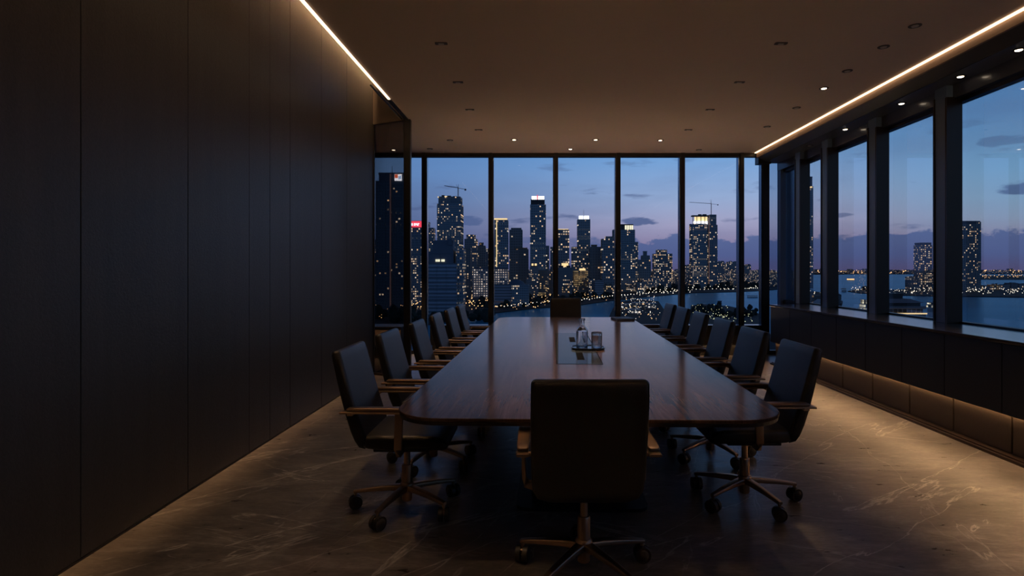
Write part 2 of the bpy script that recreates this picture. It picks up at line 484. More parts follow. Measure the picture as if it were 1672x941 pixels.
# windows: right side
pil = [5.875, 7.08, 8.26, 9.12]
wn = 0
def window(panebm, gmat):
    global wn
    wn += 1
    return struct('window_%d' % wn, panebm, gmat)
edges = [-3.1, -.2, 1.9, 3.35, 4.66] + pil + [9.98]
for a, b in zip(edges, edges[1:]):
    w = window(box(B(), 4.215, 4.229, a + .05, b - .05, .93, 3.14), M['glass_dark'] if b > 9.5 else M['glass'])
    fb = box(B(), 4.18, 4.26, a, b, .905, .93)
    box(fb, 4.18, 4.26, a, b, 3.11, 3.16)
    obj('frame', fb, M['frame'], w)
for i, y in enumerate([-.2, 1.9, 3.35, 4.66] + pil):
    p = struct('pillar_%d' % (i + 1), box(B(), 4.055, 4.20, y - .085, y + .085, .915, 3.281), M['pillar'])
    obj('edge_strip', box(box(B(), 4.045, 4.06, y + .078, y + .100, .915, 3.19), 4.045, 4.20, y - .105, y - .078, .915, 3.16), M['frame_bronze'], p)

# windows: back
mul = [-4.2, -3.05, -1.97, -.83, .295, 1.36, 2.46, 3.47, 3.88]
for a, b in zip(mul, mul[1:]):
    w = window(box(B(), a + .03, b - .03, 10.0, 10.014, .06, 3.39), M['glass_dark'] if a > 3.6 else M['glass_back'])
    fb = box(B(), a, b, 9.95, 10.05, 3.375, H + .02)
    box(fb, a, b, 9.95, 10.05, 0, .06)
    obj('frame', fb, M['frame'], w)
w = window(box(B(), 3.93, 4.17, 10.0, 10.014, .06, 3.39), M['glass_dark'])
obj('frame', box(box(B(), 3.93, 4.36, 9.95, 10.05, 3.375, H + .1), 3.93, 4.36, 9.95, 10.05, 0, .06), M['frame'], w)
for i, x in enumerate(mul):
    wd = .034 if i < 8 else .055
    p = struct('mullion_%d' % (i + 1), box(B(), x - wd, x + wd, 9.93, 10.07, 0, H + .01), M['frame'])
    sx = 1 if x < 0 else -1
    obj('side_cover', box(B(), x + sx * wd, x + sx * (wd + .022), 9.955, 10.07, 0, H), M['anodised'], p)
struct('mullion_10', box(B(), 4.13, 4.36, 9.94, 10.08, 0, 3.6), M['pillar'])

# ------------------------------------------------------------------ light strips
t = tag(empty('ceiling_light_strip', (-1.745, 2.0, H)), 'long warm glowing light strip at the ceiling edge beside the dark panelled wall', 'light strip', kind='thing')
obj('diffuser', box(B(), -.018, .010, -5.0, 4.79, -.010, .004, .003, 1), M['led'], t)
obj('channel', box(box(B(), -.022, -.0185, -5.0, 4.79, -.006, .05), -.0184, .012, -5.0, 4.79, .005, .02), M['black'], t)
t = tag(empty('ceiling_light_strip', (3.69, 2.0, H)), 'long warm glowing light strip at the ceiling edge above the window cabinets', 'light strip', kind='thing')
obj('diffuser', box(B(), -.016, .017, -5.0, 7.92, -.012, -.0005, .003, 1), M['led'], t)
obj('end_cap', box(B(), -.026, .019, 7.92, 7.93, -.013, -.0005), M['black'], t)

# ------------------------------------------------------------------ downlights
def downlight(name, x, y, label, z=H, lit=False, slope=0.0, slot=False, group=None):
    t = tag(empty(name, (x, y, z)), label, 'downlight', group)
    if slope: t.rotation_euler = (0, slope, 0)
    bm = B()
    if slot:
        prism(bm, rrect(.11, .05, .012, 4), -.006, .004)
        obj('trim_ring', bm, M['ring'], t)
        obj('lens', prism(B(), rrect(.050, .026, .008, 4), -.009, -.0062), M['lens_on'] if lit else M['lens_off'], t)
    else:
        lathe(bm, [(0, .004), (.050, .004), (.050, -.003), (.046, -.006), (.034, -.006), (.031, -.003), (0, -.003)], 24)
        obj('trim_ring', bm, M['ring'], t, True, 40)
        obj('lens', lathe(B(), [(0, -.0032), (.028, -.0032), (.026, -.0075), (.016, -.011), (0, -.012)], 20), M['lens_on'] if lit else M['lens_off'], t, True, 50)
    return t
ORD = ['first', 'second', 'third', 'fourth', 'fifth', 'sixth', 'seventh', 'eighth']
for i, y in enumerate((5.12, 6.18, 7.24, 8.29)):
    downlight('downlight', -.86, y, ORD[i] + ' slim ceiling downlight from the camera in the row above the left chairs', slot=True, lit=False, group='ceiling downlights')
for i, y in enumerate((5.12, 6.18, 7.24, 8.29)):
    downlight('downlight', 2.13, y, ORD[i] + ' slim ceiling downlight from the camera in the row above the right chairs', slot=True, group='ceiling downlights')
for i, (x, y) in enumerate(((3.07, 4.75), (3.08, 5.20), (3.09, 5.83), (3.13, 6.39), (3.17, 7.16), (3.18, 8.11))):
    downlight('downlight', x, y, ORD[i] + ' round ceiling downlight from the camera in the row nearest the window cabinets' + (', lit bright' if i == 3 else ''), lit=(i == 3), group='ceiling downlights')
for i, (x, y, l) in enumerate(((-1.37, 8.96, False), (-.38, 8.92, True), (.87, 8.92, True), (1.87, 8.96, True))):
    downlight('downlight', x, y, ORD[i] + ' ceiling downlight from the left in the cross row before the back windows', lit=l, group='ceiling downlights')
for i, (x, y, l) in enumerate(((-2.42, 9.68, True), (-1.80, 9.6, False), (.52, 9.62, True), (2.66, 9.68, False))):
    downlight('downlight', x, y, ORD[i] + ' tiny ceiling downlight from the left hard against the top of the back windows', lit=l, group='ceiling downlights')
for i, y in enumerate((4.85, 5.52, 6.42, 7.6, 8.6)):
    downlight('downlight', 4.0, y, ORD[i] + ' round downlight from the camera in the dark sloping soffit over the right windows', z=3.2815, lit=i < 4, group='soffit downlights')

# ------------------------------------------------------------------ cabinets along the right windows
cb = [8.90, 8.22, 7.56, 6.93, 6.31, 5.68, 5.08, 4.45, 3.83, 3.20]
for i in range(len(cb) - 1):
    y1, y0 = cb[i], cb[i + 1]
    t = tag(empty('cabinet', (3.54, (y0 + y1) / 2, 0)), ORD[i] + ' dark low cabinet from the back end of the run under the right windows' if i < 8 else
            'dark cabinet unit closest to the camera in the low run under the right windows', 'cabinet', 'low cabinets under the right windows')
    hw = (y1 - y0) / 2
    obj('carcass', box(B(), .10, .60, -hw + .001, hw - .001, .034, .884), M['black'], t)
    obj('door', box(B(), 0, .022, -hw + .0035, hw - .0035, .345, .882, .0015, 1), M['cabinet'], t)
    obj('door_return', box(B(), .022, .098, -hw + .0025, hw - .0025, .352, .366), M['cabinet'], t)
    obj('base_panel', box(B(), .078, .098, -hw + .009, hw - .009, .036, .351, .0015, 1), M['kick'], t)
    obj('light_strip', box(B(), .062, .074, -hw + .01, hw - .01, .3435, .3515), M['led_soft'], t)
tp = B(); box(tp, 3.53, 4.168, -3.05, 8.92, .886, .914, .003, 2)
tag(obj('countertop', tp, M['counter']), 'long dark polished countertop running over the low cabinets beneath the right windows', 'countertop')
struct('baseboard_right', box(box(B(), 3.535, 3.60, 3.2, 8.9, 0, .022), 3.560, 3.63, 3.2, 8.9, .022, .033), M['frame_bronze'])
struct('wall_plinth', box(B(), 3.56, 4.16, -3.1, 3.195, 0, .88), M['cabinet'])

# ------------------------------------------------------------------ benches at the back windows
t = tag(empty('window_bench', (.9, 9.80, 0)), 'long low dark bench standing under the back windows behind the table', 'bench')
obj('bench_top', box(B(), -2.72, 2.85, -.09, .10, .485, .515, .004, 2), M['counter'], t)
obj('front_panel', box(B(), -2.72, 2.85, -.08, -.06, .18, .484), M['cabinet'], t)
obj('carcass', box(B(), -2.70, 2.83, .0, .09, .0, .484), M['black'], t)
obj('light_strip', box(B(), -2.6, 2.8, -.050, -.035, .200, .212), M['led_bench'], t)
t = tag(empty('window_bench', (-3.6, 9.72, 0)), 'low brown wooden bench under the window seen through the glass screen', 'bench')
obj('bench_top', box(B(), -1.45, 1.36, -.30, .20, .49, .52, .004, 2), M['counter'], t)
obj('front_panel', box(B(), -1.45, 1.36, -.29, -.27, .22, .489), M['bench_wood'], t)
obj('carcass', box(B(), -1.43, 1.34, -.265, .19, .0, .489), M['black'], t)

# ------------------------------------------------------------------ conference table
TA = -math.radians(1.4)
t = tag(empty('conference_table', (.313, 5.70, 0), TA), 'long dark walnut conference table with rounded corners in the middle of the room', 'table')
def ttop(w, l, r, pinch=0.0):
    return rrect(w, l, r, 10)
tb = prism(B(), ttop(1.94, 5.90, .26), .722, .74, .004, 2)
obj('tabletop', tb, M['walnut'], t)
eb = B()
loft(eb, [[(x, y, z) for x, y in ttop(1.94 - 2 * i, 5.90 - 2 * i, .26 - i)] for i, z in ((.004, .7217), (.006, .704), (.05, .695))])
obj('edge_band', eb, M['walnut_edge'], t)
for yy in (-1.55, 1.55):
    pb = B(); prism(pb, rrect(.62, 1.1, .08, 6, 0, yy),   .02, .695)
    obj('pedestal', pb, M['black'], t)
    obj('foot_plate', prism(B(), rrect(.80, 1.35, .08, 6, 0, yy), 0, .02), M['black'], t)
# cable insert, in table coordinates
Rz = Matrix.Rotation(-TA, 3, 'Z')
def tl(x, y):
    v = Rz @ Vector((x - .313, y - 5.70, 0)); return v.x, v.y
x0, y0 = tl(.165, 5.42)
ins = B(); box(ins, x0 - .004 - .0, x0 + .335, y0 - 1.06, y0 + 1.06, .7395, .7412)
pi_ = obj('cable_insert', ins, M['insert'], t)
obj('insert_rim', box(box(box(B(), x0 - .010, x0 - .004, y0 - 1.066, y0 + 1.066, .7396, .7416), x0 + .335, x0 + .341, y0 - 1.066, y0 + 1.066, .7396, .7416), x0 - .004, x0 + .335, y0 - 1.066, y0 - 1.06, .7396, .7416), M['matt_black'], pi_)
for (sx, sy) in ((.335, 5.87), (.335, 4.75)):
    a, b = tl(sx, sy)
    obj('socket_slot', box(B(), a - .028, a + .028, b - .20, b + .20, .7412, .7420), M['matt_black'], pi_)

# tray, carafe, tumbler
TZ = .7421
tr = B()
prism(tr, rrect(.29, .27, .11, 8), 0, .010, .003, 2)
rim = rrect(.29, .27, .11, 8)
t = tag(empty('tray', (.437, 5.19, TZ)), 'thin dark rounded tray under the carafe on the middle of the table', 'tray')
obj('tray_base', tr, M['tray'], t)
rb = B()
o_ = rrect(.296, .276, .113, 8); i_ = rrect(.280, .260, .105, 8)
loft(rb, [[(x, y, z) for x, y in p] for p, z in ((i_, .0105), (i_, .016), (o_, .018), (o_, .006))])
obj('tray_rim', rb, M['tray'], t)
def vessel(name, prof_out, prof_in, x, y, label, cat, wz, wr, extra=None):
    t = tag(empty(name, (x, y, TZ + .0106)), label, cat)
    obj('glass_body', lathe(B(), prof_out + prof_in[::-1], 40), M['crystal'], t, True, 35)
    wp = [(0, prof_in[0][1] + .0006)]
    for r, z in prof_in:
        if z < wz: wp.append((max(r - .0006, 0), z + .0006))
    wp += [(wr, wz), (0, wz)]
    obj('water', lathe(B(), wp, 40), M['water_in'], t, True, 35)
    return t
po = [(0, 0), (.048, 0), (.052, .004), (.053, .15), (.050, .165), (.032, .183), (.024, .195), (.0225, .225), (.0225, .240), (.028, .242), (.029, .254), (.027, .258)]
pn = [(0, .012), (.044, .012), (.0485, .018), (.0490, .150), (.0455, .163), (.029, .179), (.0205, .193), (.019, .225), (.019, .258)]
vessel('carafe', po, pn, .385, 5.20, 'clear glass water carafe with narrow neck standing on the tray', 'carafe', .145, .0482)
po = [(0, 0), (.044, 0), (.047, .004), (.0490, .138), (.0480, .140)]
pn = [(0, .014), (.040, .014), (.0435, .018), (.0462, .140)]
vessel('tumbler', po, pn, .513, 5.17, 'short clear drinking glass of water beside the carafe on the tray', 'glass', .112, .0450)
# flat dark slab put in for a dark patch at the far right corner
t = tag(empty('corner_slab', (1.18, 8.22, .7405), .15), 'flat dark slab for a dark patch at the far right corner of the table', 'corner_slab')
obj('slab_faces', box(box(B(), -.13, .13, -.17, .17, 0, .004, .0015, 1), -.13, .13, -.17, .17, .022, .026, .0015, 1), M['corner_slab'], t)
obj('slab_core', box(B(), -.122, .126, -.163, .163, .0042, .0218), M['lens_off'], t)

# ------------------------------------------------------------------ chairs
def sweep(stations, n=5, p_round=.5):
    """stations: (y, z, angle, width, thickness, corner radius); ring across X and along the local normal"""
    secs = []
    for y, z, a, w, th, r in stations:
        ny, nz = math.cos(a), math.sin(a)       # direction of the thickness
        r = min(r, w / 2 - 1e-4, th / 2 - 1e-4)
        secs.append([(u, y + v * ny, z + v * nz) for u, v in rrect(w, th, r, n)])
    return loft(B(), secs)

def make_chair():
    root = empty('office_chair')
    # backrest: a leaning slab, rounded at the top, drawn in to a shallow V at the bottom
    st = []
    path = [(-.178, .414), (-.186, .427), (-.198, .450), (-.214, .487), (-.236, .545), (-.262, .63), (-.290, .73), (-.318, .84), (-.340, .93), (-.350, .972), (-.3525, .982), (-.3535, .986)]
    wid = [.22, .37, .462, .490, .497, .500, .502, .502, .500, .496, .482, .462]
    thk = [.030, .052, .064, .070, .072, .070, .066, .062, .058, .050, .036, .016]
    for i, (y, z) in enumerate(path):
        a = path[max(i - 1, 0)]; b = path[min(i + 1, len(path) - 1)]
        ang = math.atan2(b[1] - a[1], b[0] - a[0]) - PI / 2
        st.append((y, z, ang, wid[i], thk[i], .022))
    back = obj('backrest', sweep(st), M['leather'], root, True, 60)
    # piping seam round the rear edge of the back
    pb = B()
    loop = []
    for i in range(1, 11):
        y, z, a, w, th, r = st[i]
        loop.append((w / 2 - .006, y - math.cos(a) * th * .36, z - math.sin(a) * th * .36))
    pts = loop + [(-x, y, z) for x, y, z in loop[::-1]]
    for p, q in zip(pts, pts[1:]):
        cyl(pb, p, q, .0035, seg=6)
    obj('piping', pb, M['leather'], back, True, 60)
    # seat cushion with a soft front edge
    ss = []
    for y, z, w, th in ((-.205, .462, .40, .040), (-.195, .464, .455, .066), (-.17, .466, .480, .078), (-.05, .463, .496, .084), (.10, .464, .500, .084), (.20, .462, .498, .080),
                        (.245, .455, .488, .070), (.268, .446, .462, .050), (.276, .440, .430, .026)):
        ss.append((y, z, PI / 2, w, th, .026))
    obj('seat', sweep(ss), M['leather'], root, True, 60)
    obj('seat_plate', box(box(B(), -.20, .20, -.15, .17, .402, .424, .006, 2), -.08, .08, -.10, .09, .372, .402, .006, 2), M['black'], root)
    for s in (-1, 1):
        ab = tube(B(), [(s * .285, -.305, .652), (s * .285, -.28, .653), (s * .285, .04, .650), (s * .285, .085, .648)], .052, .012, .004)
        box(ab, s * .285 - .012 if s > 0 else s * .285 - .030, s * .285 + .030 if s > 0 else s * .285 + .012, -.262, -.232, .638, .652)
        cyl(ab, (s * .285, -.247, .643), (s * .244, -.247, .643), .011, seg=12)
        arm = obj('armrest', ab, M['bronze'], root, True, 40)
        pd = []
        for y, z, w, th in ((-.270, .668, .036, .010), (-.262, .669, .050, .018), (-.20, .670, .056, .020), (.02, .669, .058, .020), (.075, .667, .056, .018), (.088, .665, .044, .010)):
            pd.append((y, z, PI / 2, w, th, .007))
        pb = B(); merge(pb, sweep(pd), Matrix.Translation((s * .285, 0, 0)))
        obj('arm_pad', pb, M['arm_wood'], arm, True, 50)
        sp = tube(B(), [(s * .288, .020, .646), (s * .288, .016, .50), (s * .286, .014, .445), (s * .272, .013, .418), (s * .245, .012, .410), (s * .17, .012, .410)], .020, .045, .005)
        obj('arm_support', sp, M['bronze'], root, True, 50)
    cb_ = lathe(B(), [(0, .050), (.026, .050), (.030, .056), (.030, .105), (.040, .112), (.042, .150), (.036, .160), (.031, .164), (.031, .262), (.028, .268), (.019, .270), (.019, .345),
                      (.030, .348), (.030, .362), (.022, .366), (.022, .376), (0, .376)], 24)
    obj('gas_column', cb_, M['bronze'], root, True, 40)
    for k in range(5):
        a = math.radians(-90 + 72 * k)
        d = Vector((math.cos(a), math.sin(a), 0)); s = Vector((-d.y, d.x, 0))
        secs = []
        for r, z, w, h in ((.030, .130, .052, .036), (.10, .128, .046, .032), (.20, .119, .038, .026), (.300, .106, .030, .020), (.322, .103, .026, .016)):
            secs.append([d * r + s * u + Vector((0, 0, z + v)) for u, v in rrect(w, h, min(w, h) * .3, 3)])
        obj('base_leg', loft(B(), secs), M['bronze'], root, True, 40)
        c = d * .312
        kb = B()
        cyl(kb, c + Vector((0, 0, .070)), c + Vector((0, 0, .098)), .010, seg=12)
        sw = math.radians(37 * k + 20)
        ax = Vector((math.cos(sw), math.sin(sw), 0))
        lathe(kb, [(0, .0705), (.018, .0705), (.022, .066), (.022, .052), (.018, .040), (0, .040)], 14, Matrix.Translation((c.x, c.y, 0)))
        cas = obj('caster', kb, M['bronze'], root, True, 40)
        for q in (-1, 1):
            wb = B()
            p0 = c + ax * (q * .006) + Vector((0, 0, .041)); p1 = c + ax * (q * .030) + Vector((0, 0, .041))
            cyl(wb, p0, p1, .041, .039, 24)
            cyl(wb, p1, p1 + ax * (q * .003), .028, .024, 20)
            obj('wheel', wb, M['wheel'], cas, True, 40)
    return root

def copy_tree(o, parent=None):
    c = o.copy(); COL.objects.link(c)
    if parent is not None: c.parent = parent
    for ch in list(o.children):
        copy_tree(ch, c)
    return c
chair0 = make_chair()
bpy.context.view_layer.update()
first = True
def place(x, y, rz, label, spin=0.0):
    global first
    o = chair0 if first else copy_tree(chair0)
    first = False
    o.location = (x, y, 0); o.rotation_euler = (0, 0, rz)
    tag(o, label, 'chair', 'conference chairs')
    if spin:
        for ch in o.children:
            if ch.name.startswith(('base_leg', 'caster')):
                ch.rotation_euler = (0, 0, spin)
    return o
Rr = math.radians
left = [(-.80, 3.53, -90), (-.79, 4.36, -91), (-.75, 5.22, -90), (-.73, 6.06, -89), (-.71, 6.86, -91), (-.69, 7.62, -90)]
right = [(1.29, 3.65, 90), (1.33, 4.52, 91), (1.37, 5.38, 90), (1.39, 6.24, 89), (1.41, 7.05, 91), (1.43, 7.83, 90)]
for i, (x, y, a) in enumerate(left):
    place(x, y, Rr(a), ORD[i] + ' black leather swivel chair from the camera along the left side of the table')
for i, (x, y, a) in enumerate(right):
    place(x, y, Rr(a), ORD[i] + ' black leather swivel chair from the camera along the right side of the table')
place(.215, 2.79, 0.0, 'large black leather swivel chair seen from behind at the near head of the table', PI / 5)
place(.43, 9.08, PI, 'black leather swivel chair facing the camera at the far head of the table', 0.0)

# ------------------------------------------------------------------ outside: water, land, city
ALT = 50.0
GZ = EYE - ALT
def gpt(px, py):
    """a place on the ground seen at this pixel of the photograph, in metres"""
    y = F * ALT / (py - VY); return ((px - VX) / F * y, y)
struct('bay_water', box(B(), -9000, 9000, 14, 16000, GZ - 4, GZ - 1.5), M['water'])
def land(name, pts):
    return struct(name, prism(B(), pts, GZ - 1.6, GZ), M['land'])
land('city_ground', [(-4000, 300)] + [gpt(*p) for p in ((600, 545), (760, 519), (800, 511), (870, 503), (950, 497), (1000, 490), (1060, 484), (1130, 478), (1210, 476), (1250, 474), (1300, 470))] + [gpt(1310, 458), gpt(1250, 452), gpt(1000, 450), (-4000, 5200)])
land('promenade_ground', [(40, 160), gpt(985, 540), gpt(1000, 505), gpt(1008, 494), gpt(1040, 489), gpt(1075, 492), gpt(1084, 505), gpt(1092, 540), (130, 160)])
land('quay_ground', [(131, 160), gpt(1124, 540), gpt(1128, 499), gpt(1150, 497), gpt(1190, 500), gpt(1228, 508), gpt(1243, 514), gpt(1250, 550), (240, 160)])
land('near_point_ground', [gpt(*p) for p in ((1300, 545), (1300, 478), (1330, 476), (1352, 479), (1376, 492), (1374, 500), (1362, 504), (1360, 545))])
land('breakwater_ground', [gpt(*p) for p in ((1384, 475.5), (1400, 472), (1440, 471), (1442, 479), (1405, 478.5))])
land('island_ground', [gpt(*p) for p in ((1440, 481), (1520, 483), (1700, 485.5), (1900, 487), (1900, 472), (1500, 471), (1440, 474))])
land('far_shore_ground', [(-6000, 6100), (1500, 6500), (2000, 5900), (12000, 5600), (12000, 12000), (-6000, 12000)])
land('far_point_ground', [gpt(*p) for p in ((1312, 448.5), (1370, 448.8), (1395, 447.2), (1372, 446.0), (1312, 446.0))])
land('outer_island_ground', [gpt(*p) for p in ((1600, 456.5), (1900, 458), (1900, 450), (1600, 450))])

FA = [  # bluish, lightened bases: some evening haze is put into the colours
    facade('facade navy', (.150, .210, .260), .115),
    facade('facade blue', (.170, .260, .325), .17, ww=2.4, fh=3.2),
    facade('facade slate', (.175, .225, .265), .25, ww=2.6, fh=3.3, band=.02),
    facade('facade dim', (.110, .160, .205), .05, ww=3.2, band=.012),
    facade('facade busy', (.180, .220, .255), .38, ww=2.8, fh=3.3, band=.05),
    facade('facade hotel', (.36, .33, .33), .95, ww=3.7, fh=3.6, strength=.75, warm=(1, .74, .56), cool=(1, .86, .76), wx=.24, wz=.34, band=.0),
    facade('facade gold', (.20, .14, .08), .95, ww=3.0, fh=3.4, strength=.62, warm=(1, .58, .20), cool=(1, .68, .30), band=.1),
    facade('facade warm', (.15, .13, .11), .26, ww=3.2, fh=3.8, strength=1.2, warm=(1, .56, .22), cool=(1, .70, .38)),
    facade('facade office', (.24, .30, .38), .06, ww=40, fh=3.8, strength=.12, wx=.005, wz=.42, band=.01),
    facade('facade far', (.10, .14, .20), .12, ww=9.0, fh=9.0, strength=1.0, band=.02),
    facade('facade quay', (.16, .17, .19), .35, ww=4.0, fh=3.6, strength=1.0, cool=(.95, .95, .9)),
]

FOOT = []
def block(bm, x0, x1, y0, y1, z0, z1, fins=0.0, cut=0.0):
    """a building volume: body with chamfered corners, parapet, vertical fins and floor ledges"""
    c = cut
    if c > 0:
        prism(bm, [(x0 + c, y0), (x1 - c, y0), (x1, y0 + c), (x1, y1 - c), (x1 - c, y1), (x0 + c, y1), (x0, y1 - c), (x0, y0 + c)], z0, z1)
    else:
        box(bm, x0, x1, y0, y1, z0, z1)
    w = .9
    box(bm, x0 + c - w * .4, x1 - c + w * .4, y0 - w * .4, y0 + w, z1 - 1.5, z1 + 1.2)
    box(bm, x0 + c - w * .4, x1 - c + w * .4, y1 - w, y1 + w * .4, z1 - 1.5, z1 + 1.2)
    box(bm, x0 - w * .4, x0 + w, y0 + c, y1 - c, z1 - 1.5, z1 + 1.2)
    box(bm, x1 - w, x1 + w * .4, y0 + c, y1 - c, z1 - 1.5, z1 + 1.2)
    if fins > 0:
        n = max(2, int((x1 - x0 - 2 * c) / fins))
        for i in range(n + 1):
            x = x0 + c + (x1 - x0 - 2 * c) * i / n
            box(bm, x - .25, x + .25, y0 - .5, y0, z0, z1 + .6)
        n = max(2, int((y1 - y0 - 2 * c) / fins))
        for i in range(n + 1):
            y = y0 + c + (y1 - y0 - 2 * c) * i / n
            box(bm, x0 - .5, x0, y - .25, y + .25, z0, z1 + .6)
            box(bm, x1, x1 + .5, y - .25, y + .25, z0, z1 + .6)
    return bm

def far(cx):
    """how far back from the water each stretch of the city stands"""
    return 1.15 if cx < 765 else 1.30 if cx < 1010 else 1.50 if cx < 1062 else 1.90 if cx < 1290 else 1.0
def coarse(m):
    """the same facade with the taller, wider bays of the big towers farther off"""
    n = m.name + ' wide bays'
    if n in bpy.data.materials: return bpy.data.materials[n]
    k = dict(FACADES[m.name]); k['ww'] *= 1.7; k['fh'] *= 1.55
    return facade(n, **k)
class Tower:
    """a building at distance D; its parts are given by what they span in the photograph (x0, x1, top) and turned into metres"""
    def __init__(s, name, label, cx, D, rot=0.0, cat='building', group=None, back=None):
        D *= far(cx) if back is None else back
        s.D, s.cx, s.k = D, cx, D / F
        s.root = tag(empty(name, ((cx - VX) * s.k, D, GZ), rot - math.atan2((cx - VX), F) * (1 if rot else 0)), label, cat, group)
        s.rot = rot
    def m(s, x0, x1, yt, yb=None):
        z1 = (VY - yt) * s.k + EYE - GZ
        z0 = 0.0 if yb is None else (VY - yb) * s.k + EYE - GZ
        return (x0 - s.cx) * s.k, (x1 - s.cx) * s.k, max(z0, 0.0), z1
    def vol(s, name, x0, x1, yt, mat_, yb=None, y0=0.0, dep=None, fins=7.0, cut=0.0):
        if s.D > 1150 and mat_.name in FACADES: mat_ = coarse(mat_)
        a, b, z0, z1 = s.m(x0, x1, yt, yb)
        d = dep if dep is not None else max(16.0, (b - a) * .9)
        bm = block(B(), a, b, y0, y0 + d, z0, z1, fins, cut)
        ox = (s.cx - VX) * s.k
        FOOT.append((ox + a - 2, ox + b + 2, s.D + y0 - 3, s.D + y0 + d + 2))
        return obj(name, bm, mat_, s.root)
    def slab(s, name, x0, x1, yt, yb, mat_, y0=-1.2, dep=1.2):
        a, b, z0, z1 = s.m(x0, x1, yt, yb)
        return obj(name, box(B(), a, b, y0, y0 + dep, z0, z1), mat_, s.root)
    def mast(s, x, yt, yb, y0=8.0, r=.5, mat_=None, name='antenna'):
        a, _, z0, z1 = s.m(x, x, yt, yb)
        return obj(name, cyl(B(), (a, y0, z0), (a, y0, z1), r, r * .4, 8), mat_ or M['crane_pale'], s.root)

def rooftop(t, x0, x1, y, n=3):
    """plant boxes on a roof"""
    bm = B()
    a, b, _, z = t.m(x0, x1, y)
    for i in range(n):
        c = a + (b - a) * (i + .5) / n + random.uniform(-1, 1)
        w = (b - a) / n * random.uniform(.2, .4)
        box(bm, c - w, c + w, 4, 4 + 2 * w, z, z + random.uniform(2, 4.5))
    obj('roof_plant', bm, M['dark_roof'], t.root)

# tall dark tower with the coloured roof sign (behind the glass screen)
t = Tower('office_tower', 'very tall dark tower with coloured roof sign seen through the glass screen', 637, 600)
t.vol('shaft', 614, 637, 297, FA[3], fins=5, dep=26)
t.vol('wing', 638, 661, 298, FA[3], y0=2.0, fins=5, dep=24)
t.slab('light_strip', 636.6, 638.6, 284, 515, M['pink_line'], y0=-1.0)
t.vol('crown', 617.5, 658, 283, M['concrete'], yb=297, y0=3, dep=20, fins=0)
t.slab('sign_board', 644, 655.5, 284.5, 295, M['white_glow'], y0=.6, dep=1.0)
t.slab('sign_mark', 644.3, 649.4, 284.8, 290.8, M['orange_sign'], y0=.2, dep=.5)
t.slab('sign_letter', 650.6, 652.2, 287.6, 293, M['blue_sign'], y0=.2, dep=.5)
t.slab('sign_letter', 652.8, 654.6, 286.8, 292.4, M['blue_sign'], y0=.2, dep=.5)
t.mast(637.5, 269, 283, r=.5)
t = Tower('slim_block', 'thin lit edge of a block squeezed left of the tall dark tower', 610, 720)
t.vol('shaft', 602, 613.5, 393, FA[2], yb=None, dep=20)
# red sign
t = Tower('office_tower', 'tower wearing a glowing red sign across its top storey', 681, 720)
t.vol('shaft', 667, 694, 362, FA[2], dep=24, fins=5)
t.slab('sign_board', 669.5, 690, 361.3, 371.3, M['red_sign'], y0=-1.4, dep=.8)
for (a, b, c, d) in ((672.2, 674.2, 365, 368.6), (676.2, 676.9, 365, 369), (676.9, 678.3, 365, 365.9), (678.2, 678.9, 365, 369), (680, 681.9, 365, 365.8), (680, 680.8, 365.8, 367), (680.2, 681.9, 366.7, 367.4), (681.2, 681.9, 367.2, 369), (683, 683.7, 365, 369), (683.6, 685, 365, 365.9)):
    t.slab('sign_letter', a, b, c, d, M['white_glow'], y0=-1.8, dep=.3)
t = Tower('apartment_tower', 'narrow dim tower between the red sign and the tower with a crane', 701, 950)
t.vol('shaft', 693, 708, 373, FA[2]); t.vol('cap', 694, 701, 364, FA[0], yb=373, dep=10, fins=0)
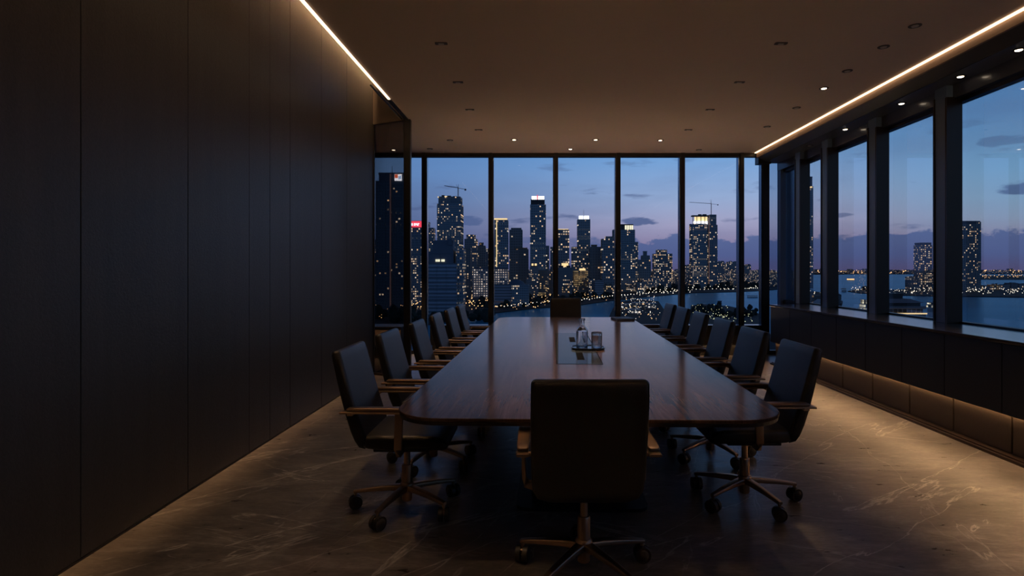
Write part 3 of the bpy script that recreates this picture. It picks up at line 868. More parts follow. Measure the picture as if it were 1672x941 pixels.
# crane tower
t = Tower('office_tower', 'dark glass tower under construction with a crane on its roof at left', 733, 800)
t.vol('shaft', 714, 752.5, 334, FA[1], dep=28, fins=4.5)
t.vol('crown', 716, 751, 322, FA[3], yb=334, dep=24, y0=2, fins=4.5)
t.slab('roof_light', 715, 716.2, 321, 323, M['gold_glow'])
t.slab('roof_light', 726, 730, 320.5, 321.6, M['gold_glow'])
rooftop(t, 718, 748, 322, 3)
def crane(label, x, D, ytop, yroof, xl, yl, xr, yr):
    D *= far(x); k = D / F
    r = tag(empty('tower_crane', ((x - VX) * k, D + 15, EYE + (VY - yroof) * k + .2)), label, 'crane')
    hgt = (yroof - ytop) * k
    X = lambda q: (q - x) * k
    Z = lambda q: (yroof - q) * k
    bm = B()
    for a in (-.7, .7):
        for b in (-.7, .7):
            cyl(bm, (a, b, 0), (a, b, Z(yl + (yr - yl) * .6)), .22, seg=6)
    n = 8
    hh = Z(yl + (yr - yl) * .6)
    for i in range(n):
        z0, z1 = hh * i / n, hh * (i + 1) / n
        cyl(bm, (-.7, -.7, z0), (.7, -.7, z1), .16, seg=5); cyl(bm, (.7, -.7, z0), (-.7, -.7, z1), .16, seg=5)
        cyl(bm, (-.7, .7, z0), (-.7, -.7, z1), .16, seg=5)
    obj('mast', bm, M['crane'], r)
    jl = B()
    tip, root_ = Vector((X(xl), 0, Z(yl))), Vector((0, 0, hh))
    for dz, dy in ((.9, 0), (-.2, -.5), (-.2, .5)):
        cyl(jl, tip + Vector((0, dy, dz * .3)), root_ + Vector((0, dy, dz)), .24, seg=6)
    for i in range(10):
        p = tip.lerp(root_, i / 10); q = tip.lerp(root_, (i + 1) / 10)
        cyl(jl, p + Vector((0, -.4, -.1)), q + Vector((0, 0, .7)), .14, seg=5)
    obj('jib', jl, M['crane_pale'], r)
    cj = B(); end = Vector((X(xr), 0, Z(yr)))
    cyl(cj, root_, end, .4, seg=6)
    obj('counter_jib', cj, M['crane_pale'], r)
    obj('counterweight', box(B(), end.x - 1.4, end.x + 1.2, -1, 1, end.z - 1.8, end.z + .8), M['dark_roof'], r)
    ap = B(); cyl(ap, root_, (0.4, 0, hgt), .35, .2, 6)
    cyl(ap, root_ + Vector((-.4, 0, 0)), (-3.2, 0, hgt - .4), .25, .2, 6)
    obj('apex', ap, M['crane'], r)
crane('thin tower crane with its long jib on the dark glass tower at left', 746, 800, 299, 321, 723, 301.5, 758, 307.5)
# wide stepped office in front of it
t = Tower('office_block', 'broad stepped grey blue office block with a small lit white name near its top', 726, 520)
t.vol('lower_block', 697, 745, 432, FA[8], dep=26, fins=9)
t.vol('upper_block', 698, 739, 412, M['concrete'], yb=432, y0=3, dep=22, fins=9)
t.vol('roof_block', 705, 738, 394, M['concrete'], yb=412, y0=6, dep=16, fins=0)
t.vol('stair_core', 731, 736.5, 391, M['concrete'], yb=400, y0=4, dep=8, fins=0)
t.vol('side_wing', 745, 755, 408, FA[2], y0=4, dep=20)
for (a, b) in ((710.6, 712.2), (712.9, 714.6), (715.1, 717.6), (720.1, 722.2), (722.8, 725.4)):
    t.slab('sign_letter', a, b, 423.6, 427.4, M['cream_sign'], y0=2.0, dep=.4)
for i in range(6):
    t.slab('ledge', 697, 745, 452 + 9 * i, 453.2 + 9 * i, M['concrete'], y0=-.9, dep=.9)
# mid towers left of the hotel
t = Tower('apartment_tower', 'tower with rounded lit cap behind the white lit hotel', 768, 1000)
t.vol('shaft', 758.5, 778, 391, FA[2]); t.vol('cap', 761, 776, 384, FA[4], yb=391, dep=14, y0=2, cut=3, fins=0)
t = Tower('apartment_tower', 'dark tower with a small pink lit roof just right of the rounded cap', 786, 1050)
t.vol('shaft', 778.5, 792, 402, FA[0]); t.vol('cap', 782, 789, 397, FA[7], yb=402, dep=8, y0=3, fins=0)
t = Tower('apartment_tower', 'short dim tower half hidden by the window bar over the hotel', 797, 1100)
t.vol('shaft', 791, 803, 407, FA[2])
t = Tower('apartment_tower', 'plain dark tower standing behind the grey office block', 757, 880)
t.vol('shaft', 751, 768, 406, FA[3])
# hotel
t = Tower('hotel', 'broad pale hotel with a full grid of white lit windows', 801, 690)
t.vol('main_block', 772, 829, 441, FA[5], dep=20, fins=0)
t.vol('roof_block', 774, 828, 438, M['concrete'], yb=441.5, y0=2, dep=15, fins=0)
t.vol('podium', 767, 800, 487, FA[7], y0=-8, dep=8, fins=0)
t = Tower('dome_hall', 'low grey hall with rounded roof standing before the hotel', 832, 600)
t.vol('wing', 801, 838, 466, FA[8], dep=20, fins=0)
t.vol('block', 836, 863, 467, FA[1], y0=-2, dep=22, fins=6)
db = B()
a, b, z0, z1 = t.m(828, 858, 457, 467)
lathe(db, [(0, z1 - z0), ((b - a) * .22, (z1 - z0) * .9), ((b - a) * .40, (z1 - z0) * .55), ((b - a) * .5, 0), (0, 0)], 24, Matrix.Translation(((a + b) / 2, 11, z0)))
obj('dome', db, M['concrete'], t.root, True, 40)
# towers of the skyline
t = Tower('apartment_tower', 'dark tower with gold crown and a bright vertical gold line', 816, 900)
t.vol('shaft', 803, 829, 360, FA[1], dep=22, fins=5)
t.slab('gold_line', 810.3, 811.6, 360, 436, M['gold_glow'], y0=-1.0)
t.slab('gold_crown', 804, 828, 356.5, 360, M['gold_glow'], y0=.5, dep=8)
t = Tower('apartment_tower', 'dark two stage tower immediately right of the gold line tower', 842, 960)
t.vol('shaft', 832, 852.5, 376, FA[0], fins=5); t.vol('cap', 834.5, 851, 373, FA[3], yb=376, dep=12, y0=3, fins=0)
t.vol('shoulder', 846, 862.5, 408, FA[3], y0=-4, dep=18); t.vol('roof_block', 840, 861, 405.5, FA[7], yb=408, y0=-2, dep=10, fins=0)
t = Tower('office_tower', 'tallest middle tower with a white glowing double crown', 879, 900)
t.vol('shaft', 866, 891, 335, FA[1], dep=24, fins=4.5)
t.vol('neck', 867, 889, 326, M['dark_roof'], yb=335, y0=1, dep=20, fins=4.5)
t.slab('glowing_crown', 868, 876.6, 320.3, 326, M['white_glow'], y0=.6, dep=14)
t.slab('glowing_crown', 878.4, 888.6, 320.3, 326, M['white_glow'], y0=.6, dep=14)
t.slab('crown_mark', 876.7, 878.3, 318.5, 326, M['red_sign'], y0=.4, dep=1.5)
t = Tower('apartment_tower', 'slim dim tower close behind the tallest middle tower', 894, 1200)
t.vol('shaft', 889, 896.5, 402, FA[0])
t = Tower('apartment_tower', 'slim dark tower half behind the window bar at the picture middle', 904, 1150)
t.vol('shaft', 899, 909, 404, FA[2]); t.vol('cap', 903, 908, 378, FA[3], yb=404, dep=8, y0=2, fins=0)
t = Tower('apartment_tower', 'tower with a row of small lights along its flat roof', 919, 900)
t.vol('shaft', 909, 929, 376, FA[4], fins=4); t.slab('roof_light', 911, 928, 374, 376, M['gold_glow'], y0=.3, dep=1)
t.slab('lit_storey', 917, 928, 430, 436, M['gold_glow'], y0=-.9, dep=.6)
t = Tower('office_tower', 'slender tower with a white glowing crown in two halves', 953, 980)
t.vol('shaft', 943.5, 963.5, 359, FA[1], fins=4, dep=20)
t.slab('glowing_crown', 945.5, 952.3, 352.5, 358, M['white_glow'], y0=.6, dep=10)
t.slab('glowing_crown', 954.2, 961.8, 352.5, 358, M['white_glow'], y0=.6, dep=10)
t.vol('wing', 934, 944, 404, FA[1], y0=2, dep=18); t.mast(953.5, 342, 353)
t = Tower('apartment_tower', 'dark broad tower with a red lamp on its roof', 971, 940)
t.vol('shaft', 963.5, 982, 404, FA[3], fins=5); t.vol('cap', 966, 975, 400.5, FA[7], yb=404, dep=10, y0=3, fins=0)
t = Tower('apartment_tower', 'grey blue tower with a slanted roof corner and many small windows', 993, 900)
t.vol('shaft', 983, 1002, 391, FA[2], fins=3.5, dep=20); t.vol('cap', 989, 1000, 387, FA[0], yb=391, dep=10, y0=2, fins=0)
t = Tower('apartment_tower', 'narrow dark tower touching the window bar beside the lit crown tower', 1005, 925)
t.vol('shaft', 1001.5, 1010, 376, FA[3], fins=4)
t = Tower('office_tower', 'large tower with lit letters on its crown right of the window bar', 1022, 860)
t.vol('shaft', 1008, 1036.5, 376, FA[1], dep=26, fins=4)
t.vol('crown', 1014, 1034, 367, M['dark_roof'], yb=376, dep=18, y0=2, fins=0)
for (a, b) in ((1020.5, 1023.5), (1024.4, 1027.2), (1028, 1030.4), (1031, 1033.8)):
    t.slab('sign_letter', a, b, 368, 375, M['cream_sign'], y0=1.2, dep=.6)
t.vol('shoulder', 1033, 1042, 396, FA[2], y0=3, dep=18, fins=4)
t.slab('lit_podium', 1023, 1036, 463, 474, FA[10], y0=-5, dep=4)
t = Tower('apartment_tower', 'dark stepped tower with a pointed top', 1052, 900)
t.vol('shaft', 1043, 1062.5, 425, FA[0], fins=5); t.vol('upper_stage', 1048.5, 1061, 418, FA[0], yb=425, dep=14, y0=2, fins=4)
t.vol('spire_stage', 1051, 1057, 411, FA[3], yb=418, dep=7, y0=4, fins=0)
t = Tower('apartment_tower', 'square apartment tower with many lit windows and raised roof in the middle', 1082, 850)
t.vol('shaft', 1068, 1097.5, 415, FA[4], fins=3.5, dep=24); t.vol('roof_block', 1073, 1089.5, 408.5, FA[2], yb=415, dep=14, y0=3, fins=3.5)
t.slab('lit_podium', 1062, 1068, 457, 463, FA[6], y0=-3, dep=3)
t = Tower('office_block', 'box shaped block with all storeys lit gold', 949, 820)
t.vol('gold_block', 937, 959.5, 443, FA[6], yb=467, dep=18, fins=4); t.vol('base_block', 943, 958, 467, FA[7], y0=3, dep=12, fins=0)
t.slab('roof_sign', 946, 956, 438.5, 442, M['gold_glow'], y0=2, dep=1)
t = Tower('apartment_block', 'low warm lit block below the tallest middle tower', 885, 780)
t.vol('shaft', 879, 893, 442, FA[7], fins=4); t.slab('lit_storey', 878, 892, 478, 486, FA[6], y0=-1.2, dep=.8)
t = Tower('apartment_block', 'low dark block with two bright roof lamps below the tallest middle tower', 872, 760)
t.vol('shaft', 865.5, 878.5, 437, FA[2], fins=4)
t.slab('roof_lamp', 868, 871, 430.5, 434, M['gold_glow'], y0=1, dep=2); t.slab('roof_lamp', 873, 876.5, 430.5, 434, M['gold_glow'], y0=1, dep=2)
t.slab('lamp_frame', 867.5, 877, 434, 437, M['dark_roof'], y0=1, dep=1)
# low blocks along the waterfront
low = [(898, 908, 440, 7, 800, 'narrow gold lit block beside the window bar'), (911, 934, 438, 3, 790, 'dark low block left of the gold lit box'), (919, 929, 470, 7, 720, 'small warm lit house on the bank left of the gold box'),
       (962, 972, 457, 2, 800, 'small pale block right of the gold lit box'), (972, 985, 459, 8, 780, 'small grey block with one bright lamp by the river'), (986, 1000, 466, 7, 840, 'little warm lit podium under the slanted roof tower'),
       (1040, 1050, 462, 2, 830, 'small block left of the stepped pointed tower base'), (1098, 1110, 448, 2, 1100, 'small block with scattered lights right of the square apartment tower'),
       (860, 867, 455, 2, 740, 'thin dim block left of the two roof lamps')]
for x0_, x1_, yt, f_, D, lb in low:
    t = Tower('low_block', lb, (x0_ + x1_) / 2, D)
    t.vol('body', x0_, x1_, yt, FA[f_], fins=4); rooftop(t, x0_, x1_, yt, 2)
# twin tower on the right with crane
t = Tower('apartment_tower', 'tall waterfront tower with a warm lit open crown and taller core beside it', 1149, 820)
t.vol('shaft', 1129, 1157, 366, FA[1], dep=26, fins=3.2, cut=5)
t.vol('core', 1160, 1170, 351, FA[0], dep=20, y0=3, fins=4)
t.vol('core_base', 1159, 1171.5, 368, FA[0], dep=20, y0=1, fins=4)
t.slab('gold_line', 1157.4, 1159, 352, 480, M['pink_line'], y0=1.0)
t.slab('crown_glow', 1133, 1156, 361.5, 366, M['white_glow'], y0=1, dep=12)
t.slab('crown_wall', 1135, 1156, 354, 361.5, M['gold_glow'], y0=6, dep=1)
for x in (1131.5, 1138, 1144.5, 1151, 1156):
    t.slab('crown_post', x - .5, x + .5, 353, 366, M['dark_roof'], y0=.2, dep=1.0)
t.slab('crown_roof', 1130.5, 1157, 351.6, 353.6, M['dark_roof'], y0=-.5, dep=16)
rooftop(t, 1140, 1155, 351.6, 2)
crane('tower crane with dark counterweight above the waterfront tower at right', 1164, 820, 325, 351, 1128, 329.5, 1175, 333.5)
for x0_, x1_, yt, f_, D, lb in ((1172, 1183, 428, 2, 1150, 'first low block right of the waterfront tower'), (1184, 1190, 432, 4, 1200, 'small lit block with a bright roof edge right of the waterfront tower'),
                                (1190, 1206, 428, 0, 1250, 'wide dim block just left of the window bar at right'), (1216, 1226, 433, 2, 1300, 'small dim block right of the last window bar'),
                                (1117, 1128, 434, 4, 1250, 'low block left of the waterfront tower')):
    t = Tower('low_block', lb, (x0_ + x1_) / 2, D)
    t.vol('body', x0_, x1_, yt, FA[f_], fins=5); rooftop(t, x0_, x1_, yt, 2)
for x0_, x1_, yt, D, lb in ((1017, 1031, 498.5, 735, 'lit glass pavilion at the left end of the promenade by the river'), (1034, 1051, 496.5, 745, 'widest lit glass pavilion in the middle of the promenade'),
                            (1054, 1071, 497.5, 740, 'lit glass pavilion at the water end of the promenade'), (1026, 1045, 508, 650, 'low lit pavilion standing before the other promenade pavilions')):
    t = Tower('pavilion', lb, (x0_ + x1_) / 2, D, back=1.0)
    t.vol('body', x0_, x1_, yt, FA[10], fins=3, dep=10)
    a, b, _, z1 = t.m(x0_, x1_, yt)
    obj('roof', box(B(), a - 1, b + 1, -1.5, 11.5, z1 + 1.25, z1 + 1.7), M['boat'], t.root)
# right-hand bay
t = Tower('apartment_tower', 'very tall slim bluish tower behind the corner window post, standing in for a reflection', 1321, 1500)  # added tower in place of a reflection in the pane
t.vol('shaft', 1313.5, 1327.5, 305, FA[1], dep=22, fins=5); t.vol('crown', 1314.5, 1327, 289, M['concrete'], yb=305, dep=18, y0=2, fins=0)
t.slab('lit_storey', 1315, 1326, 304.5, 307, M['gold_glow'], y0=-.8, dep=.5)
t = Tower('apartment_tower', 'slender lit tower standing alone on the island between two window pillars', 1512.5, 1480)
t.vol('shaft', 1503, 1522, 401, FA[4], dep=26, fins=5); t.vol('crown', 1503.5, 1521.5, 397, M['dark_roof'], yb=401, dep=22, y0=2, fins=0)
t = Tower('apartment_tower', 'broad grey tower with lit windows on the island beside the right pillar', 1583, 1400)
t.vol('shaft', 1562, 1596, 367, FA[2], dep=34, fins=5); t.vol('wing', 1596, 1602.5, 363, FA[1], y0=2, dep=28, fins=5)
t.vol('crown', 1564, 1601.5, 361.5, M['concrete'], yb=367, dep=30, y0=3, fins=0)
for x0_, x1_, yt, f_, D, lb in ((1486.5, 1502.5, 453, 0, 1450, 'short dark block beside the slender island tower'), (1530, 1546, 441, 2, 1700, 'dim block hidden by the thick right pillar'),
                                (1622, 1632, 466, 6, 1400, 'small glowing yellow hall on the island'), (1605, 1621, 469, 2, 1400, 'low dim shed left of the yellow hall'),
                                (1633, 1649, 466, 0, 1400, 'long dark shed right of the yellow hall'), (1651, 1662, 463, 3, 1400, 'dark house with raised roof near the picture edge'), (1663.5, 1680, 465, 2, 1400, 'dim shed cut by the picture edge')):
    t = Tower('low_block', lb, (x0_ + x1_) / 2, D)
    t.vol('body', x0_, x1_, yt, FA[f_], fins=6, dep=20); rooftop(t, x0_, x1_, yt, 2)
t = Tower('apartment_block', 'lit low apartment block on the near point beside the corner pillar', 1326, 700)
t.vol('body', 1310, 1338, 484, FA[7], dep=18, fins=4)
t = Tower('white_hall', 'white hall with pitched roof on the near point by the water', 1345, 640)
a, b, z0, z1 = t.m(1337, 1353, 491)
obj('walls', box(B(), a, b, 0, 14, 0, z1 - 3), FA[10], t.root)
rb = B(); prism_y(rb, [(a - .5, z1 - 3), (b + .5, z1 - 3), ((a + b) / 2, z1 + 1)], -.5, 14.5)
obj('roof', rb, M['boat'], t.root)

# pier building and boats
k = 600 / F
t = tag(empty('ferry_terminal', ((1478 - VX) * k, 600, GZ - 1.5)), 'wide dark two deck ferry terminal with a yellow light line at its foot', 'building')
zz = lambda y: (VY - y) * k + EYE - GZ + 1.5
xx = lambda q: (q - 1478) * k
obj('hull', box(B(), xx(1440), xx(1514), 2, 26, 0, zz(513)), M['pierdark'], t)
obj('light_line', box(B(), xx(1440), xx(1515), .8, 2, zz(513.5), zz(511.5)), M['gold_glow'], t)
obj('lower_walls', box(B(), xx(1442), xx(1510), 3, 24, zz(513), zz(504)), M['pierdark'], t)
obj('lower_roof', box(B(), xx(1440), xx(1513), 0, 26, zz(505), zz(500.5), .6, 1), M['pier'], t)
obj('upper_walls', box(B(), xx(1442), xx(1507), 4, 24, zz(500.5), zz(495)), M['pierdark'], t)
ur = B(); loft(ur, [[(xx(1440), 0, zz(495)), (xx(1509), 0, zz(495)), (xx(1509), 26, zz(495)), (xx(1440), 26, zz(495))], [(xx(1440), 4, zz(488.5)), (xx(1490), 4, zz(488.5)), (xx(1490), 22, zz(488.5)), (xx(1440), 22, zz(488.5))]])
obj('upper_roof', ur, M['pier'], t)
obj('roof_house', box(B(), xx(1446), xx(1482), 8, 20, zz(488.5), zz(480)), M['pierdark'], t)
for i in range(9):
    q = 1445 + i * 7.5
    obj('column', cyl(B(), (xx(q), 1.6, zz(512)), (xx(q), 1.6, zz(505)), .35, seg=8), M['pier'], t)
def ferry(name, label, px, D, x0, x1, decks, wl, m_):
    k = D / F
    t = tag(empty(name, ((px - VX) * k, D, GZ - 1.5)), label, 'boat')
    X = lambda q: (q - px) * k
    Z = lambda y: (VY - y) * k + EYE - GZ + 1.5
    L0, L1 = X(x0), X(x1); w = (L1 - L0) * .16 + 2
    hb = B()
    pl = lambda s, z: [(L0 + (1 - s) * (L1 - L0) * .06, 0, z), (L0 + (L1 - L0) * .15, -w * s, z), (L1, -w * s * .9, z), (L1, w * s * .9, z), (L0 + (L1 - L0) * .15, w * s, z)]
    loft(hb, [pl(.8, 0), pl(1.0, Z(wl))])
    obj('hull', hb, M['boat'], t)
    for i, (a, b) in enumerate(decks):
        obj('deck', box(B(), L0 + (L1 - L0) * (.08 + .05 * i), L1 - .5, -w * .85, w * .85, Z(a), Z(b)), m_, t)
        obj('deck_roof', box(B(), L0 + (L1 - L0) * (.05 + .05 * i), L1, -w * .95, w * .95, Z(b), Z(b) + .35), M['boat'], t)
    return t
M['cabin_glow'] = facade('lit cabin', (.3, .28, .22), .95, ww=3.0, fh=3.0, strength=1.5, warm=(1, .82, .45), cool=(1, .95, .75), wx=.08, wz=.12)
ferry('river_ferry', 'brightly lit three deck ferry moored between the two pillars', 1418, 560, 1403, 1436, [(510, 503.5), (503, 497), (496, 490)], 511, M['cabin_glow'])
ferry('tour_boat', 'small lit boat gliding right of the ferry terminal', 1528, 640, 1514, 1544, [(502, 498), (497, 494)], 503, M['cabin_glow'])
ferry('motor_boat', 'tiny white boat out on the bay behind the corner pillars', 1377, 1330, 1374, 1381, [(473, 471.2)], 474, M['boat'])
ferry('motor_boat', 'tiny dark boat with a lamp far out on the bay', 1389, 2700, 1383, 1394, [(457, 455.4)], 457.3, M['warm_pt'])
ferry('motor_boat', 'tiny boat on the river below the waterfront tower', 1175, 880, 1172, 1178, [(494, 491.5)], 495, M['dark_roof'])
ferry('motor_boat', 'slim pale boat moored by the quay right of the last window bar', 1228, 1060, 1220, 1236, [(484, 483)], 485, M['boat'])

# ------------------------------------------------------------------ uncountable: far city, trees, street lamps
NB = len(FOOT)
def free(x, y, m=0.0, n=None):
    return not any(a - m < x < b + m and c - m < y < d + m for a, b, c, d in FOOT[:n])
def scatter_boxes(name, label, n, fn, mats, cat):
    bm = B()
    for i in range(n):
        for _ in range(40):
            x, y, w, d, h, z = fn()
            if free(x, y, max(w, d) * .5 + 1): break
        else:
            continue
        FOOT.append((x - w / 2 - 1, x + w / 2 + 1, y - d / 2 - 1, y + d / 2 + 1))
        t = bmesh.new()
        bmesh.ops.create_cube(t, size=1)
        for v in t.verts: v.co = Vector((x + v.co.x * w, y + v.co.y * d, z + (v.co.z + .5) * h))
        merge(bm, t)
    return tag(obj(name, bm, mats), label, cat, kind='stuff')
def far_city():
    y = random.uniform(6200, 8200); x = random.uniform(-.3, .86) * y
    return x, y, random.uniform(25, 80), 50, random.choice((16, 20, 25, 30, 36, 48)) * random.uniform(.7, 1.25), GZ
scatter_boxes('distant_rooftops', 'band of tiny distant buildings with scattered lights along the horizon across the bay', 760, far_city, FA[9], 'distant city')
def mid_city():
    y = random.uniform(1000, 3800)
    x = random.uniform(-.75, .40) * y
    if x / y > .24: y = random.uniform(1500, 2600); x = random.uniform(.24, .42) * y
    return x, y, random.uniform(18, 44), 24, random.uniform(14, 48), GZ
def okmid():
    while True:
        r = mid_city()
        px = VX + F * r[0] / r[1]; py = VY + F * ALT / r[1]
        if px < 1305 and (px < 1000 or (px < 1100 and py < 476) or py < 468): return r
scatter_boxes('low_rooftops', 'mass of small low buildings with scattered lights filling the ground between the towers', 520, okmid, FA[2], 'low city')

def pts_in(poly_px, n):
    """random ground places inside an image-space quad list (x0, x1, ya, yb)"""
    out = []
    for _ in range(n):
        x0_, x1_, ya, yb = random.choice(poly_px)
        out.append(gpt(random.uniform(x0_, x1_), random.uniform(ya, yb)))
    return out
def lamps(name, label, places, m_, smin=.5, smax=1.2, hmin=2, hmax=9, clear=True):
    bm = B()
    for x, y in places:
        s = random.uniform(smin, smax) * (y / 800) ** .8
        if not free(x, y, s, None if clear else NB): continue
        h = random.uniform(hmin, hmax)
        t = bmesh.new(); bmesh.ops.create_icosphere(t, subdivisions=1, radius=s * .55)
        merge(bm, t, Matrix.Translation((x, y, GZ + h)))
    return tag(obj(name, bm, m_), label, 'street lights', kind='stuff')
def trees(name, label, places, r0, r1):
    bm = B()
    for x, y in places:
        r = random.uniform(r0, r1)
        if not free(x, y, r * 1.25): continue
        FOOT.append((x - r * 1.2, x + r * 1.2, y - r * 1.2, y + r * 1.2))
        t = bmesh.new(); bmesh.ops.create_icosphere(t, subdivisions=2, radius=r)
        for v in t.verts: v.co *= random.uniform(.78, 1.18)
        merge(bm, t, Matrix.Translation((x, y, GZ + r * .8)) @ Matrix.Diagonal((1, 1, random.uniform(.8, 1.4), 1)))
        cyl(bm, (x, y, GZ - .2), (x, y, GZ + r * .6), r * .1, seg=5)
    return tag(obj(name, bm, M['tree']), label, 'trees', kind='stuff')
trees('bank_trees', 'dark belt of trees along the near river bank', pts_in([(612, 800, 512, 528), (780, 880, 492, 503), (830, 950, 486, 497), (900, 1000, 480, 489)], 300), 3.0, 6.5)
trees('bank_trees', 'dark trees on the far bank below the waterfront tower', pts_in([(1040, 1130, 472, 478), (1130, 1245, 466, 473)], 130), 4, 8)
trees('bank_trees', 'garden trees on the quay behind the right chairs', pts_in([(1132, 1180, 500, 512), (1170, 1235, 505, 518)], 110), 1.5, 3.4)
trees('bank_trees', 'clumps of trees on the near point and breakwater by the right windows', pts_in([(1345, 1372, 482, 500)], 40) + pts_in([(1408, 1438, 472, 476)], 24), 2.2, 5)

lamps('street_lamps', 'scattered orange street lamps among the towers and bank trees', pts_in([(612, 690, 470, 527), (690, 770, 478, 512), (770, 900, 476, 510), (890, 1000, 472, 494), (612, 780, 500, 518)], 620), M['warm_pt'], .5, 1.3)
lamps('street_lamps', 'row of pale lamps strung along the curving river bank', [gpt(px_, py_ - .5 + random.uniform(-.3, .3)) for (xa, ya, xb, yb) in ((800, 511, 870, 503), (870, 503, 950, 497), (950, 497, 1000, 490), (1000, 490, 1060, 484), (1060, 484, 1130, 478), (1130, 478, 1210, 476), (1210, 476, 1250, 474))
      for t_ in [k / 12 for k in range(12)] for px_, py_ in [(xa + (xb - xa) * t_, ya + (yb - ya) * t_)]], M['white_pt'], .7, 1.3, 5, 7)
lamps('street_lamps', 'pale lamps among the trees of the far river bank', pts_in([(1040, 1130, 474, 482), (1130, 1245, 466, 475)], 150), M['white_pt'], .5, 1.2)
lamps('street_lamps', 'dense white and gold lights over the promenade behind the table', pts_in([(1010, 1078, 493, 527), (1020, 1070, 491, 510)], 120), M['white_pt'], .3, .95, 1, 10)
lamps('street_lamps', 'orange lights mixed among the white ones on the promenade', pts_in([(1010, 1078, 496, 527)], 26), M['warm_pt'], .5, 1.2, 1, 8)
lamps('street_lamps', 'greenish gold garden lights on the quay behind the right chairs', pts_in([(1130, 1190, 502, 530), (1140, 1230, 514, 532)], 150), M['green_pt'], .35, .9, 1, 6)
lamps('street_lamps', 'lamps strung along the island shore and piers across the bay', pts_in([(1440, 1680, 474, 482.5)], 150) + pts_in([(1388, 1438, 473, 477)], 26) + pts_in([(1310, 1350, 478, 500)], 40), M['white_pt'], .5, 1.3, 2, 8)
def farl():
    y = random.uniform(6000, 7600); return (random.uniform(-.2, .86) * y, y)
lamps('street_lamps', 'fine sparkle of lamps along the far horizon shore', [farl() for _ in range(1100)], M['warm_pt'], .7, 1.9, 4, 40)
lamps('street_lamps', 'sparse lamps on the outer island at the right edge', pts_in([(1604, 1690, 451, 456)], 60), M['warm_pt'], .6, 1.3, 4, 14)

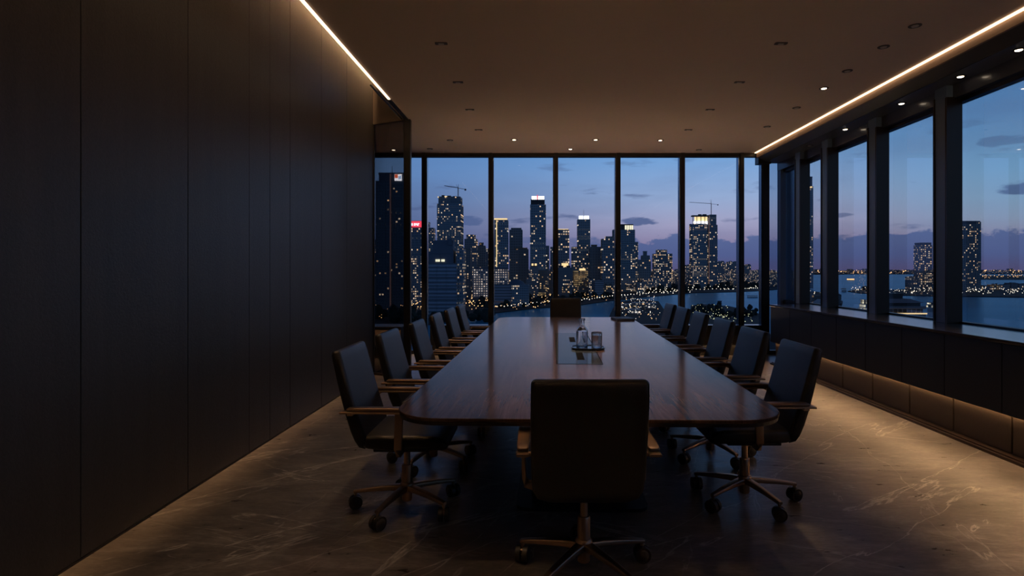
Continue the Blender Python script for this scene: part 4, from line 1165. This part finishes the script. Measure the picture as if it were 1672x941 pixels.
# ------------------------------------------------------------------ sky
def sky():
    w = bpy.data.worlds.new('dusk sky'); sc.world = w; w.use_nodes = True
    nt = w.node_tree; nt.nodes.clear(); g = N(nt)
    out = g.new('ShaderNodeOutputWorld'); bg = g.new('ShaderNodeBackground')
    tc = g.new('ShaderNodeTexCoord'); d = tc.outputs['Generated']
    x, y, z = g.sep(d)
    hor = g.m('SQRT', g.m('ADD', g.m('MULTIPLY', x, x), g.m('MULTIPLY', y, y)))
    el = g.m('DIVIDE', z, g.m('MAXIMUM', hor, .001))                      # tangent of the elevation
    az = g.m('ARCTAN2', x, y)
    low = g.ramp(g.rng(el, 0, .8), [(0.0, srgb(96, 98, 144)), (.055, srgb(142, 132, 166)), (.095, srgb(164, 163, 195)), (.15, srgb(152, 174, 212)), (.24, srgb(116, 164, 217)), (.32, srgb(92, 140, 196)), (.46, srgb(46, 78, 124)), (1.0, srgb(22, 38, 68))])
    dark = g.ramp(g.rng(el, 0, .8), [(0.0, srgb(58, 78, 124)), (.055, srgb(70, 88, 134)), (.12, srgb(88, 108, 152)), (.20, srgb(96, 134, 186)), (.28, srgb(88, 132, 188)), (.33, srgb(78, 120, 176)), (.46, srgb(40, 66, 108)), (1.0, srgb(22, 38, 68))])
    side = g.rng(az, -.30, .28, 0, 1, True)
    c = g.mix(side, dark, low)
    # far right is a clearer, deeper blue again
    right_ = g.ramp(g.rng(el, 0, .8), [(0.0, srgb(98, 88, 124)), (.055, srgb(150, 146, 172)), (.085, srgb(146, 164, 192)), (.12, srgb(138, 172, 204)), (.17, srgb(124, 170, 210)), (.27, srgb(96, 144, 196)), (.34, srgb(82, 130, 184)), (.48, srgb(42, 74, 120)), (1.0, srgb(22, 38, 68))])
    c = g.mix(g.rng(az, .42, .70, 0, 1, True), c, right_)
    # cumulus bank low over the horizon
    n1 = g.noise(g.comb(g.m('MULTIPLY', az, 24.0), g.m('MULTIPLY', el, 40.0), 2.0), 1.0, 6, .6)
    n2 = g.noise(g.comb(g.m('MULTIPLY', az, 4.0), 0.0, 7.0), 1.0, 3, .5)
    top = g.m('ADD', g.m('ADD', .012, g.m('MULTIPLY', n1, .050)), g.m('MULTIPLY', n2, .030))
    bank = g.rng(g.m('SUBTRACT', top, el), -.0015, .0035, 0, 1, True)
    bankc = g.ramp(g.rng(el, 0, .09), [(0, srgb(86, 82, 122)), (.25, srgb(78, 92, 140)), (1, srgb(84, 108, 156))])
    bw = g.rng(az, .02, .16, .35, .92, True)
    c = g.mix(g.m('MULTIPLY', bank, bw), c, bankc)
    # thin streaks and small dark clouds
    n3 = g.noise(g.comb(g.m('MULTIPLY', az, 9.0), g.m('MULTIPLY', el, 42.0), 11.0), 1.0, 4, .55)
    s3 = g.m('MULTIPLY', g.rng(n3, .60, .72, 0, 1, True), g.rng(el, .26, .10, 0, .75))
    c = g.mix(s3, c, srgb(76, 92, 134))
    n4 = g.noise(g.comb(g.m('MULTIPLY', az, 3.0), g.m('MULTIPLY', el, 12.0), 5.0), 1.0, 5, .6)
    c = g.mix(g.m('MULTIPLY', g.rng(n4, .45, .7, 0, 1, True), .22), c, srgb(96, 116, 158))
    for ca, ce, wa, we, k in ((.167, .081, .034, .0075, .85), (-.1205, .0815, .030, .010, .7), (.690, .108, .030, .0085, .8), (.674, .172, .030, .008, .45), (.477, .083, .020, .004, .6), (.085, .045, .05, .012, .5), (-.02, .05, .04, .006, .4)):
        q = g.m('ADD', g.m('POWER', g.m('ABSOLUTE', g.m('DIVIDE', g.m('SUBTRACT', az, ca), wa)), 2.0), g.m('POWER', g.m('ABSOLUTE', g.m('DIVIDE', g.m('SUBTRACT', el, ce), we)), 2.0))
        nn = g.noise(g.comb(g.m('MULTIPLY', az, 30.0), g.m('MULTIPLY', el, 90.0), ca * 50), 1.0, 4, .55)
        c = g.mix(g.m('MULTIPLY', g.rng(g.m('ADD', q, g.m('MULTIPLY', g.m('SUBTRACT', nn, .5), 3.0)), .3, 1.0, 1, 0, True), k), c, srgb(72, 92, 138))
    # below the horizon: dark water colour
    c = g.mix(g.m('LESS_THAN', el, -.002), c, srgb(30, 50, 80))
    g.put(bg.inputs['Color'], c)
    bg.inputs['Strength'].default_value = 1.0
    nt.links.new(bg.outputs[0], out.inputs[0])
sky()

# ------------------------------------------------------------------ lamps
def area(name, loc, rot, sx, sy, e, col=(1.0, .66, .38), spread=PI):
    l = bpy.data.lights.new(name, 'AREA'); l.shape = 'RECTANGLE'; l.size = sx; l.size_y = sy; l.energy = e; l.color = col; l.spread = spread
    o = link(bpy.data.objects.new(name, l)); o.location = loc; o.rotation_euler = rot
    return o
def spot(name, loc, e, ang, blend=.6, col=(1.0, .68, .42), r=.03, tilt=(0, 0)):
    l = bpy.data.lights.new(name, 'SPOT'); l.energy = e; l.spot_size = Rr(ang); l.spot_blend = blend; l.color = col; l.shadow_soft_size = r
    o = link(bpy.data.objects.new(name, l)); o.location = loc; o.rotation_euler = (tilt[0], tilt[1], 0)
    return o
# added cove lamp, unseen above the ceiling edge, brightens the panelled wall
area('added_cove_lamp', (-2.205, 3.6, 4.30), (0, Rr(40), 0), .03, 8.6, 560, (1.0, .58, .29), spread=Rr(88))
# downlights over the right aisle and the room, some added without a fitting
for (x, y, e) in ((3.10, 2.5, 260), (3.10, 3.65, 200), (3.07, 4.75, 90), (3.08, 5.20, 70), (3.09, 5.83, 80), (3.13, 6.39, 110), (3.17, 7.16, 110), (3.18, 8.11, 110)):
    spot('downlight_or_added_spot', (x, y, H - .03), e, 42, .7)
for (x, y) in ((-.38, 8.92), (.87, 8.92), (1.87, 8.96)):
    spot('downlight_or_added_spot', (x, y, H - .03), 12, 80, .9)
spot('downlight_or_added_spot', (-2.55, 8.45, H - .03), 420, 40, .9, tilt=(Rr(21), 0))  # added without a fitting, to brighten the bench in the alcove
for y in (2.3, 4.0, 5.12, 6.18, 7.24):
    spot('downlight_or_added_spot', (-.86, y, H - .03), 26, 96, 1.0)
for y in (3.4, 4.5, 5.6, 6.7, 7.8):
    spot('downlight_or_added_spot', (.40, y, H - .03), 190, 44, .85)  # added spots with no fittings, to warm the tabletop
# added fill lamps for the ceiling: by the back bench, and behind the camera
area('added_bench_fill', (1.0, 9.86, .53), (Rr(180 + 28), 0, 0), 5.4, .04, 12.5, spread=Rr(110))
area('added_rear_fill', (1.0, -2.9, 1.9), (Rr(180 - 48), 0, 0), 4.6, .06, 55, spread=Rr(84))

# ------------------------------------------------------------------ camera and view
cam = bpy.data.cameras.new('camera'); co = link(bpy.data.objects.new('camera', cam))
co.location = (0, 0, EYE); co.rotation_euler = (PI / 2, 0, 0)
cam.sensor_fit = 'HORIZONTAL'; cam.sensor_width = 36; cam.lens = 36 * F / 1672
cam.shift_x = -(VX - 836) / 1672; cam.shift_y = -(470.5 - VY) / 1672
cam.clip_start = .05; cam.clip_end = 30000
sc.camera = co
vs = sc.view_settings
vs.view_transform = 'Standard'; vs.look = 'None'; vs.exposure = 0.0; vs.gamma = 1.0; vs.use_curve_mapping = False
cy = sc.cycles
cy.use_denoising = True
cy.max_bounces = 10; cy.transparent_max_bounces = 24; cy.diffuse_bounces = 4; cy.glossy_bounces = 4; cy.transmission_bounces = 8
cy.sample_clamp_indirect = 4.0
cy.caustics_reflective = False; cy.caustics_refractive = False
